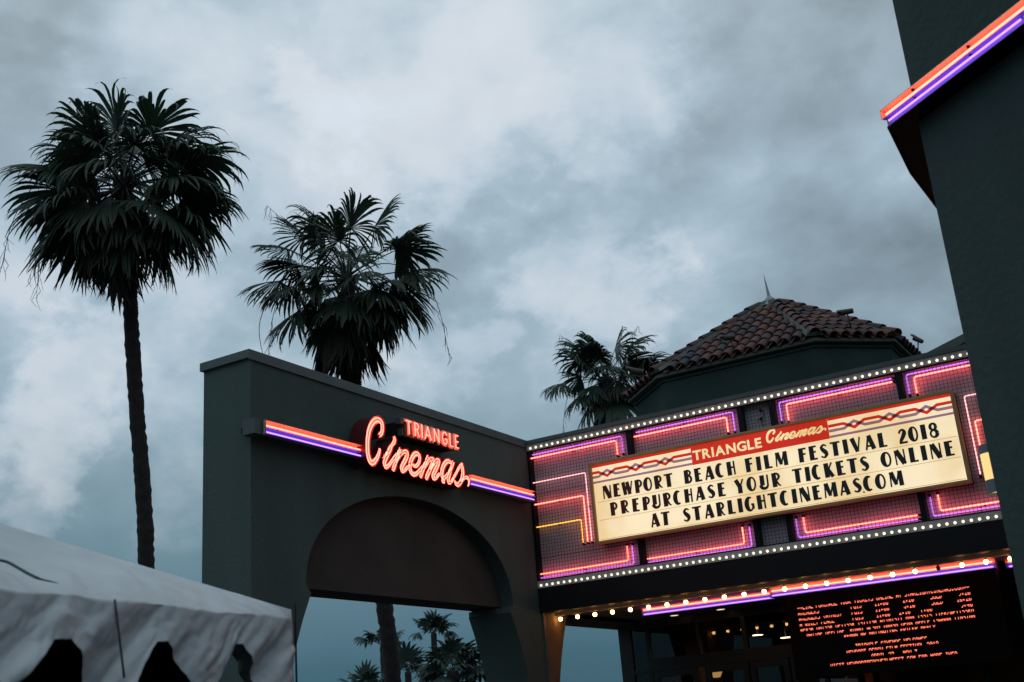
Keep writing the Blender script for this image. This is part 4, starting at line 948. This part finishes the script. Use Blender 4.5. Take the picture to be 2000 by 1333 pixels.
# ------------------------------------------------------------------ palms
GZ = Vector((0, 0, -1))
def frond(rng, base, dirv, lp, lb_, spread=125, nseg=30, droop=1., fold=.25, roll=0., wid=1., close=1.):
    """one fan leaf: petiole + pleated fan whose tips hang; returns MB in absolute coordinates"""
    b = MB(); D = dirv.normalized()
    # petiole bends a little with gravity
    pts = [base+D*lp*t+GZ*(.10*lp*droop*t*t) for t in (0, .3, .6, .85, 1)]
    b.tube(pts, [.028*wid, .02*wid, .016*wid, .013*wid, .01*wid], 5, False)
    H = pts[-1]; D = (pts[-1]-pts[-2]).normalized()
    Sd = D.cross(Vector((0, 0, 1)))
    Sd = Sd.normalized() if Sd.length > .05 else Vector((1, 0, 0))
    Nn = Sd.cross(D).normalized()
    if roll:
        c_, s_ = cos(roll), sin(roll); Sd, Nn = Sd*c_+Nn*s_, Nn*c_-Sd*s_
    steps = (0, .3, .55, .66, .76, .85, .93, 1.)
    da = radians(2*spread/(nseg-1))
    ph = rng.uniform(0, 6); wx, wy = rng.uniform(-.35, .35), rng.uniform(-.35, .35)
    for i in range(nseg):
        a = radians(-spread+2*spread*i/(nseg-1))
        a_j = a+rng.uniform(-.012, .012)
        L_ = lb_*(.70+.30*cos(a*.62))*rng.uniform(.88, 1.05)*(1+.05*sin(a*3+ph))*(rng.uniform(.6, .85) if rng.random() < .16 else 1)
        fold_ = fold*(1-cos(a))*.75+.10*sin(a*2+ph)
        p = H.copy(); prev = 0; dk = droop*rng.uniform(.75, 1.3); C_ = []
        dr = (D*cos(a_j)+Sd*sin(a_j)*close-Nn*fold_); dr = dr.normalized(); cur = dr.copy()
        side = (Sd*cos(a)*close-D*sin(a)).normalized()
        split = .60+.07*rng.random(); sw = Vector((rng.uniform(-.5, .5)+wx, rng.uniform(-.5, .5)+wy, 0))
        for t in steps:
            if t > prev:
                f = max(0, t-.5)
                g_ = .10+.5*t+(2.0*f+9*f*f)
                cur = (cur+(GZ+sw*(t > .6))*(dk*g_*(t-prev)*1.9)).normalized(); p = p+cur*(L_*(t-prev))
            full = L_*min(t, .58)*math.tan(da/2)*(1.25 if close > .85 else 1.1)
            hw = full if t <= split else full*((1-t)/(1-split))**.7
            C_.append((p.copy(), max(.002, hw))); prev = t
        vs = []
        for q, hw in C_:
            up_ = Nn*hw*.5
            vs += [q-side*hw-up_, q.copy(), q+side*hw-up_]
        fs = []
        for k in range(len(C_)-1):
            o = 3*k; fs += [(o, o+1, o+4, o+3), (o+1, o+2, o+5, o+4)]
        b.add(vs, fs)
    return b
def vdir(az, el, base_az):
    """az measured in the view plane: 0 = to the right, 90 = away; el above the horizon"""
    r_ = Vector((cos(YAW), sin(YAW), 0)); f_ = Vector((-sin(YAW), cos(YAW), 0))
    return (r_*cos(radians(az))+f_*sin(radians(az)))*cos(radians(el))+Vector((0, 0, sin(radians(el))))
def palm(label, trunk, hub, R_, fr, seed, leaf=None, nfill=20, skirt=16, trad=.16, nseg=44, stalks=(), skirt_len=1.4, group=None, scale=1., fill_el=(-55, 80)):
    rng = random.Random(seed); leaf = leaf or M['leaf']
    t = thing('palm_tree', label, 'palm tree', group); base = Vector(trunk[0]); base.z = 0
    # trunk
    P = [Vector(p) for p in trunk]+[Vector(hub)]; n = 96 if nseg > 20 else 26; pts = []; rs = []
    tot = sum((b_-a_).length for a_, b_ in zip(P, P[1:]))
    for i in range(n+1):
        s_ = tot*i/n; k = 0
        while k < len(P)-2 and s_ > (P[k+1]-P[k]).length: s_ -= (P[k+1]-P[k]).length; k += 1
        l = (P[k+1]-P[k]).length; a_, b_, c_, d_ = P[max(k-1, 0)], P[k], P[k+1], P[min(k+2, len(P)-1)]; u = min(1, s_/l)
        q = .5*((2*b_)+(c_-a_)*u+(2*a_-5*b_+4*c_-d_)*u*u+(3*b_-a_-3*c_+d_)*u**3)
        pts.append(q-base+Vector((rng.uniform(-1, 1), rng.uniform(-1, 1), 0))*trad*.045)
        rs.append(trad*(1.12-.22*i/n)*rng.uniform(.95, 1.05)*(1.035 if i % 2 else .965))
    MB().tube(pts, rs, 12, True, True).build('trunk', M['bark'], t)
    hubv = Vector(hub)-base
    # old leaf bases around the neck
    if nseg > 20:
        b = MB()
        for i in range(26):
            an = rng.uniform(0, 2*pi); z = rng.uniform(-.9, .1)*scale; d_ = Vector((cos(an), sin(an), 0)); p = hubv+d_*trad*.8+Vector((0, 0, z))
            b.tube([p, p+d_*.10+Vector((0, 0, .14)), p+d_*.17+Vector((0, 0, .32))], [.035, .022, .008], 4, False)
        tag(b.build('leaf_base', M['bark'], t), kind='stuff')
    for (az, el, lp, lb_, dr, roll, cl) in fr:
        frond(rng, hubv+Vector((0, 0, rng.uniform(-.1, .1))), vdir(az, el, 0), lp*scale, lb_*scale, 118, nseg, dr, .3, roll, scale, cl).build('frond', leaf, t)
    for i in range(nfill):
        az = 360*((i*.618) % 1)+rng.uniform(-12, 12); el = fill_el[0]+(fill_el[1]-fill_el[0])*((i+.5)/nfill)
        frond(rng, hubv+Vector((0, 0, rng.uniform(-.15, .1))), vdir(az, el, 0), R_*rng.uniform(.34, .48), R_*rng.uniform(.44, .56), 112, nseg, rng.uniform(.5, 1.0), .35, rng.uniform(-.5, .5), scale, rng.uniform(.75, 1)).build('frond', leaf, t)
    for i in range(skirt):
        az = 360*((i*.618) % 1); el = rng.uniform(-84, -48)
        frond(rng, hubv+Vector((0, 0, rng.uniform(-.55, -.15)*scale)), vdir(az, el, 0), skirt_len*rng.uniform(.3, .5), skirt_len*rng.uniform(.6, .8), 60, max(12, nseg-20), 1.2, .5, rng.uniform(-.3, .3), scale, .45).build('dead_frond', M['leaf_dead'], t)
    if nseg > 30:          # a few browned leaves hanging inside the crown
        for i in range(5):
            frond(rng, hubv+Vector((0, 0, -.1)), vdir(rng.uniform(180, 360), rng.uniform(-35, -10), 0), R_*.36, R_*.42, 60, 22, 1.8, .6, rng.uniform(-.5, .5), scale, .5).build('dead_frond', M['leaf_dead'], t)
    for (az, pts_) in stalks:
        d_ = vdir(az, 0, 0); q = [hubv+d_*x*scale+Vector((0, 0, z*scale)) for x, z in pts_]
        qq = smooth([(p.x, p.y, p.z) for p in q], 5)
        b = MB().tube(qq, [.014-.009*i/(len(qq)-1) for i in range(len(qq))], 5, False)
        rg = random.Random(int(az)); e_ = Vector(qq[-1])
        for k in range(10):
            s_ = Vector(qq[-1-k % 6]); b.tube([s_, s_+Vector((rg.uniform(-.08, .08), rg.uniform(-.08, .08), -rg.uniform(.08, .25))), s_+Vector((rg.uniform(-.12, .12), rg.uniform(-.12, .12), -rg.uniform(.25, .4)))], [.004, .006, .003], 4, False)
        b.build('flower_stalk', M['stalk'], t)
    t.location = base; return t
# az: 0 right, 180 left, 90 away, 270 towards; el; petiole; blade; droop; roll; openness
F1 = [(185,46,1.1,1.2,1.1,.3,1),(215,62,1.15,1.25,1.2,-.4,1),(262,74,1.2,1.2,1.2,.3,.8),(330,56,1.2,1.3,1.1,.3,1),(355,42,1.2,1.25,1.0,-.4,1),
      (200,20,1.2,1.2,.6,.5,1),(172,12,1.25,1.15,.7,-.6,1),(350,18,1.2,1.2,.7,.2,1),(8,26,1.35,1.25,.8,.1,.8),(190,-8,1.1,1.3,.7,.3,1),(215,-18,1.0,1.25,.8,-.3,1),
      (340,0,1.1,1.3,.7,-.3,1),(5,-15,1.15,1.35,.6,.4,1),(270,8,.9,1.2,1.0,0,1),(250,30,1.0,1.15,.9,.2,1),(300,25,1.0,1.15,.9,-.2,1),(200,-38,1.1,1.3,.8,0,.9),(330,-30,1.1,1.35,.7,.1,1),
      (355,-40,1.0,1.35,.7,-.2,.9),(270,-35,.9,1.25,.9,0,.9),(235,-48,.9,1.25,.9,0,.8),(305,-52,.9,1.3,.9,0,.9),(90,60,1.1,1.2,.5,.1,1),(120,35,1.1,1.2,.6,.2,1),(60,35,1.1,1.2,.9,0,1),(130,0,1.1,1.2,.7,0,1),(50,0,1.1,1.2,.7,0,1),
      (178,-28,1.2,1.3,.8,.2,.9),(10,-2,1.25,1.25,.7,.2,1),(345,-60,.8,1.3,.8,0,.8),(190,-58,.8,1.3,.9,0,.7),(8,-56,1.0,1.35,.8,.2,1),(178,-50,1.05,1.3,.8,-.2,1),(225,-62,.9,1.3,.9,.2,.9),(318,-66,.9,1.35,.9,-.2,.9),(0,-30,1.2,1.35,.7,.3,1)]
D1 = 23
h1 = PX(242, 362, D=D1)
palm('tallest palm, at the far left, with a broad dense crown above the white tent', [PX(288, 1330, D=D1), PX(286, 1120, D=D1), PX(281, 980, D=D1), PX(267, 800, D=D1), PX(257, 640, D=D1), PX(250, 500, D=D1)], h1, 2.2, F1, 21, nfill=8, skirt=14, trad=.15, skirt_len=1.85, scale=1.05,
     stalks=((186, [(0, 0), (.8, .4), (1.5, .2), (1.95, -.6), (2.1, -1.5)]), (200, [(0, 0), (.6, .3), (1.1, -.2), (1.35, -1.2), (1.4, -2.2)]), (192, [(0, -.1), (.7, .1), (1.2, -.6), (1.55, -1.8)])))
F2 = [(175,52,1.5,.95,.45,.6,.5),(150,64,1.3,1.0,.4,.2,.8),(215,66,1.25,1.15,1.1,.5,.7),(300,76,1.3,1.1,1.0,-.5,.55),(262,60,1.0,1.2,1.3,.2,.8),(355,62,1.4,1.0,.4,-.5,.5),(5,38,1.4,1.05,.6,.2,.9),
      (350,24,1.3,1.1,.7,.3,.9),(0,10,1.45,1.15,.7,-.2,.8),(178,36,1.6,.95,.55,.7,.5),(185,22,1.2,1.0,.6,-.3,.6),(182,4,1.5,1.05,.7,.5,.5),(200,-6,1.2,1.0,.8,0,.7),
      (190,-28,1.25,1.1,.8,.2,.9),(345,-8,1.1,1.2,.8,0,.9),(5,-22,1.1,1.35,.7,.2,.9),(330,-28,1.0,1.3,.8,0,1),(350,-42,1.0,1.35,.7,.1,.9),(270,15,1.0,1.0,.9,.2,.8),(300,-5,1.0,1.1,.9,0,.9),(240,-15,.9,1.0,.9,0,.8),
      (90,50,1.2,1.0,.5,.3,.7),(100,10,1.1,1.0,.7,0,.8),(280,-40,.9,1.2,.9,0,.9),(215,-45,.8,1.1,.9,0,.9),(325,-52,.8,1.3,.8,0,.9),(10,-48,.9,1.3,.8,.2,.9),(170,-50,.8,1.1,.9,0,.8),(250,5,.9,1.0,1,0,.9),(60,-35,.9,1.2,.8,0,.9),(120,-35,.9,1.2,.8,0,.9)]
D2 = 26
h2 = PX(678, 545, D=D2)
palm('wind swept palm behind the arch wall, its thick trunk seen through the arch', [PX(772, 1390, D=D2), PX(762, 1270, D=D2), PX(750, 1180, D=D2), PX(718, 960, D=D2), PX(690, 760, D=D2), PX(684, 650, D=D2)], h2, 2.0, F2, 5, nfill=3, skirt=11, trad=.175, skirt_len=1.75, nseg=38,
     stalks=((183, [(0, .1), (.8, .75), (1.2, 1.3), (1.75, 1.9)]), (188, [(0, 0), (.7, .3), (1.5, -.2), (1.9, -.9), (1.85, -1.7), (1.5, -2.5)]), (180, [(0, 0), (.6, .3), (1.4, -.1), (1.65, -.7), (1.75, -1.5)]),
             (0, [(0, 0), (.8, .3), (1.5, 0), (1.95, -.7), (2.15, -1.9)]), (195, [(0, 0), (.35, .55), (.6, .5), (.75, -.2)]), (170, [(0, 0), (.25, .5), (.4, .4), (.45, -.1)])))
F3 = [(178,58,1.3,1.3,.9,.5,.6),(235,66,1.2,1.3,1.1,.4,.7),(320,64,1.2,1.3,1.0,-.4,.6),(355,52,1.4,1.3,.8,-.4,.7),(0,25,1.5,1.4,.8,.2,.8),(5,8,1.5,1.3,.9,.3,.7),(185,2,1.6,1.1,.9,.4,.7),(200,-25,1.1,1.15,.9,.2,.9),(270,10,1.0,1.2,.9,0,1),
      (230,-30,.8,1.1,.9,0,.8),(300,-20,.9,1.2,.9,0,.8),(340,-25,1.0,1.2,.9,0,.9),(195,-50,1.0,1.3,.9,0,.8),(250,40,1.1,1.3,.8,.2,1),(340,30,1.1,1.3,.8,.2,1),(210,35,1.1,1.3,.7,.2,.9),(90,40,1.1,1.3,.7,0,1),(90,0,1.1,1.3,.7,0,1),(280,-50,1,1.4,.9,0,1)]
D3 = 40
h3 = PX(1183, 738, D=D3); 
palm('palm showing above the marquee, left of the tiled tower', [h3+Vector((.3, .2, -13)), h3+Vector((.1, 0, -6)), h3+Vector((0, 0, -2))], h3, 2.1, F3, 8, nfill=8, skirt=14, trad=.28, nseg=34, skirt_len=1.8, scale=.95,
     stalks=((180, [(0, .2), (.8, 1.1), (1.5, 1.75)]), (5, [(0, .2), (.9, 1.3), (1.4, 1.9)]), (183, [(0, 0), (1.2, -.3), (1.6, -1.2), (1.75, -2.2)])))
def small(label, x, y, D, R_, seed, fr=None, nf=12, fill=(-35, 75), trad=.17, skirt=0):
    h = PX(x, y, D=D)
    palm(label, [Vector((h.x, h.y, 0)), Vector((h.x+.1, h.y, h.z*.6)), Vector((h.x, h.y, h.z-1.2))], h, R_, fr or [], seed, leaf=M['leaf_far'], nfill=nf, skirt=skirt, trad=trad, nseg=18, group='distant palms seen through the arch', fill_el=fill, skirt_len=R_*.8)
small('distant palm half hidden behind the thick trunk inside the arch', 748, 1262, 60, 1.5, 31, [(180,28,1.0,.75,.7,.4,.7),(0,-2,.9,.8,.8,.4,.8),(10,40,.6,.9,.6,0,1),(165,50,.6,.9,.6,0,1)], 4, (20, 80))
small('tall distant palm with a small open crown in the middle of the arch', 847, 1236, 62, 1.4, 32, [(178,48,1.0,.6,.6,.3,.8),(190,8,.8,.75,1,.2,.8),(120,80,.4,1.0,.5,0,.9),(0,62,.6,1.0,.7,0,1),(10,35,.7,.9,.8,0,1),(0,2,.8,.75,.9,.2,.8),(300,60,.5,.9,.8,0,1)], 2, (40, 80))
small('short distant palm just right of the thick trunk', 797, 1312, 55, 1.35, 33, [(180,15,.7,.8,.9,.2,.9),(150,60,.5,.9,.5,0,1),(30,60,.5,.9,.5,0,1),(0,20,.8,.8,.8,0,.9),(270,82,.4,1.0,.4,0,1)], 6, (5, 80))
small('bushy palm filling the lower right of the arch', 884, 1312, 42, 1.75, 34, [(180,30,.7,.9,.9,.2,1),(185,5,.8,.9,.9,.2,1),(100,75,.6,1.0,.7,0,1),(0,45,.8,1.0,.8,.1,1),(0,10,.8,1.1,.9,.1,1),(350,-20,.8,1.1,.9,.1,1)], 20, (-50, 75), .25, 6)
small('lowest distant palm, only its top showing at the bottom of the arch', 713, 1352, 50, 1.45, 35, [(180,40,.7,.8,.6,.2,.8),(0,40,.8,.8,.6,.2,.8),(90,85,.5,.9,.3,0,.8)], 6, (10, 80))

# ------------------------------------------------------------------ tent
tn = thing('party_tent', 'white vinyl party tent roof with scalloped valance in the lower left', 'tent')
A = PX(567, 1207, Z=2.42); Bq = PX(0, 1150, Z=2.42); ed = (Bq-A); ed.z = 0; el_ = ed.length; ed.normalize(); A = A+Vector((0, 0, .048))
inn = Vector((ed.y, -ed.x, 0))                    # horizontally inward, away from the camera
if inn.x > 0: inn = -inn
# hip line from the corner: find the rise that puts it on the photographed outline
best = None
for k in range(200):
    rise = .1+k*.006; q = A+(ed+inn).normalized()*1.9+Vector((0, 0, rise)); v = q-EYE
    X_ = 1000+FPX*v.dot(RT)/v.dot(fw); Y_ = 666.5-FPX*v.dot(UP)/v.dot(fw)
    yl = 1207-(567-X_)*(1207-1026)/567.; 
    if best is None or abs(Y_-yl) < best[0]: best = (abs(Y_-yl), rise)
slope = best[1]/1.9*sqrt(2)        # rise per metre inward
HALF = 3.0
from mathutils import noise as MN
def roofp(s, t):       # s along the eave, t = 0 eave .. 1 ridge line of the face
    lim = min(s, 2*HALF-s); d_ = t*lim
    z = slope*d_-.05*sin(pi*min(1, t))*lim*.3
    p = A+ed*s+inn*d_+Vector((0, 0, z)); wv_ = 0
    f = max(0, 1-d_/1.1); e_ = (1-t)**.6
    wv_ = .034*MN.noise(Vector((s*3.2+d_*2.2, d_*.8, 1.3)))*(.45+f)+.020*MN.noise(Vector((s*8+d_*6, d_*1.4, 5)))*(.25+f)
    g0 = min(1, d_/.22)
    wv_ = wv_*(.25+.75*g0) - .05*(1-g0)**2
    return p+Vector((0, 0, wv_*e_+.016*abs(MN.noise(Vector((s*6-d_*7, 0, 9))))*e_*(.4+.6*g0)))
NS, NT = 220, 56
b = MB(); vs = []; lin = []
for i in range(NS+1):
    s_ = 2*HALF*(i/NS)
    for j in range(NT+1):
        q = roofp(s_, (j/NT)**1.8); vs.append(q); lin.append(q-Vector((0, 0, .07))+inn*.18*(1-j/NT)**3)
fs = [(i*(NT+1)+j, (i+1)*(NT+1)+j, (i+1)*(NT+1)+j+1, i*(NT+1)+j+1) for i in range(NS) for j in range(NT)]
b.add(vs, fs, True); b.build('roof_panel', M['vinyl'], tn)
MB().add(lin, fs).build('roof_shade_sheet', M['tent_shade'], tn)  # dark sheet added below the roof so its underside looks shaded
apx = A+ed*HALF+inn*HALF+Vector((0, 0, slope*HALF))
cs = [A, A+inn*2*HALF, A+inn*2*HALF+ed*2*HALF, A+ed*2*HALF]
b = MB(); l2 = MB()
for i in range(3):
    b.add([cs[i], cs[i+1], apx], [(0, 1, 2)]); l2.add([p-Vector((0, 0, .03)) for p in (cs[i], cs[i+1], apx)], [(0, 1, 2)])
b.build('rear_roof_panel', M['vinyl'], tn); l2.build('rear_roof_shade_sheet', M['tent_shade'], tn)  # same added dark sheet under the other slopes
# scalloped valance along each eave
NOTCH = [(PX(x, y, Z=2.24)-A).dot(ed) for x, y in ((455, 1264), (290, 1256), (42, 1250))]
NOTCH = [NOTCH[0]-.0]+NOTCH[1:]+[NOTCH[2]+.56*k for k in range(1, 12)]
def prof(s):         # length of the hanging cloth at distance s from the corner
    d_ = min(abs(s-n_) for n_ in NOTCH)         # distance from the nearest notch
    dr = .115+.03*s; full = .43+.02*sin(s*5)
    k = min(1, max(0, (d_-.024-.016*s)/.235)); k = (k*k*(3-2*k))*.6+.4*k**.6
    top = dr+.035
    return top+(full-top)*k
def valance(P0, dr, out_, L_, name, m, det=True):
    n = int(L_/.0125) if det else int(L_/.05); nv = 28 if det else 4; vs = []
    for i in range(n+1):
        s_ = L_*i/n; h_ = prof(s_)
        for j in range(nv+1):
            t_ = j/nv; z = -h_*t_
            fold = (.075*MN.noise(Vector((s_*4+z*4.5, z*1.5, 3)))+.030*abs(MN.noise(Vector((s_*9+z*9, z*5, 7))))+.012*abs(MN.noise(Vector((s_*22+z*10, z*14, 2))))+.02*sin(s_*11+2*MN.noise(Vector((s_*2, 0, 0))))*t_)*(.3+.7*min(1, t_*2.2))
            base = roofp(s_, 0) if det else P0+dr*s_
            vs.append(base+out_*(fold+.02*t_+.006*1)+Vector((0, 0, z-.0)))
    m_ = nv+1; b = MB(); b.add(vs, [(i*m_+j, (i+1)*m_+j, (i+1)*m_+j+1, i*m_+j+1) for i in range(n) for j in range(nv)], True)
    o = b.build(name, m, tn)
    sd = o.modifiers.new('s', 'SOLIDIFY'); sd.thickness = .003; return o
valance(A, ed, -inn, 2*HALF, 'valance', M['vinyl'])
valance(A, inn, -ed, 2*HALF, 'side_valance', M['vinyl'], False)
valance(cs[1], ed, inn, 2*HALF, 'rear_valance', M['tent_shade'], False)
# seams and edge welt
b = MB()
def on(s, t, o_=.006): return roofp(s, t)+Vector((0, 0, o_))-inn*.0
sA = (PX(165, 1180, Z=2.42)-A).dot(ed)
rn = Vector((0, 0, 1))*1.0-inn*slope; rn.normalize()
def onplane(px, py): d_ = ray(px, py); return EYE+d_*((A-EYE).dot(rn)/d_.dot(rn))+rn*.022
q = smooth([tuple(onplane(x, y)) for x, y in ((-60, 1095), (0, 1105), (15, 1110), (33, 1120), (54, 1132), (75, 1141), (111, 1149))], 5)
MB().tube(q, [.007]*(len(q)-6)+[.005, .004, .004, .003, .002, .001], 5).build('lacing_cord', M['seam'], tn)
b = MB(); q = []
for j in range(9):
    t_ = j/8; q.append(roofp(sA+.02-.03*t_, 0)-inn*(.035+.045*t_)+Vector((0, 0, -.36*t_)))
b.tube(q, .006, 5).build('valance_seam', M['seam'], tn)
# frame
def pole(p, z0, z1, r, name='pole'): MB().tube([(p.x, p.y, z0), (p.x, p.y, z1)], r, 10).build(name, M['steel'], tn)
for c_ in cs: pole(c_+(apx-c_).normalized()*.05*Vector((1, 1, 0)).length, 0, 2.40, .02)
MB().tube([A-inn*.02-ed*.02+Vector((0, 0, .03)), A-inn*.02-ed*.025+Vector((0, 0, -.62))], .006, 6).build('corner_strap', M['black_metal'], tn)
MB().tube([A+inn*.16+ed*.1-Vector((0, 0, .10)), A+inn*.16+ed*2*HALF-Vector((0, 0, .10))], .018, 8).build('eave_rail', M['steel'], tn)
MB().box((-.01, 0, 0), (0, 1, 1)) if 0 else None
b = MB(); p_ = [cs[1]+Vector((0, 0, z)) for z in (0, 0)]; b.add([cs[1]-Vector((0, 0, 2.42)), cs[2]-Vector((0, 0, 2.42)), cs[2]-Vector((0, 0, .05)), cs[1]-Vector((0, 0, .05))], [(0, 1, 2, 3)]); b.build('rear_shade_panel', M['tent_shade'], tn)  # dark panel added to hide the sky and keep the inside dark
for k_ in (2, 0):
    q0, q1 = cs[k_], cs[(k_+1) % 4]; b = MB(); b.add([q0-Vector((0, 0, 2.42)), q1-Vector((0, 0, 2.42)), q1-Vector((0, 0, .05)), q0-Vector((0, 0, .05))], [(0, 1, 2, 3)]) if k_ == 2 else b.add([q0+ed*.25+inn*.5-Vector((0, 0, 2.42)), q1+ed*.25-Vector((0, 0, 2.42)), q1+ed*.25-Vector((0, 0, .05)), q0+ed*.25+inn*.5-Vector((0, 0, .05))], [(0, 1, 2, 3)]); b.build('side_shade_panel', M['tent_shade'], tn)  # more dark panels added to shut out sky at the sides
rebase(tn, (A.x, A.y, 0))
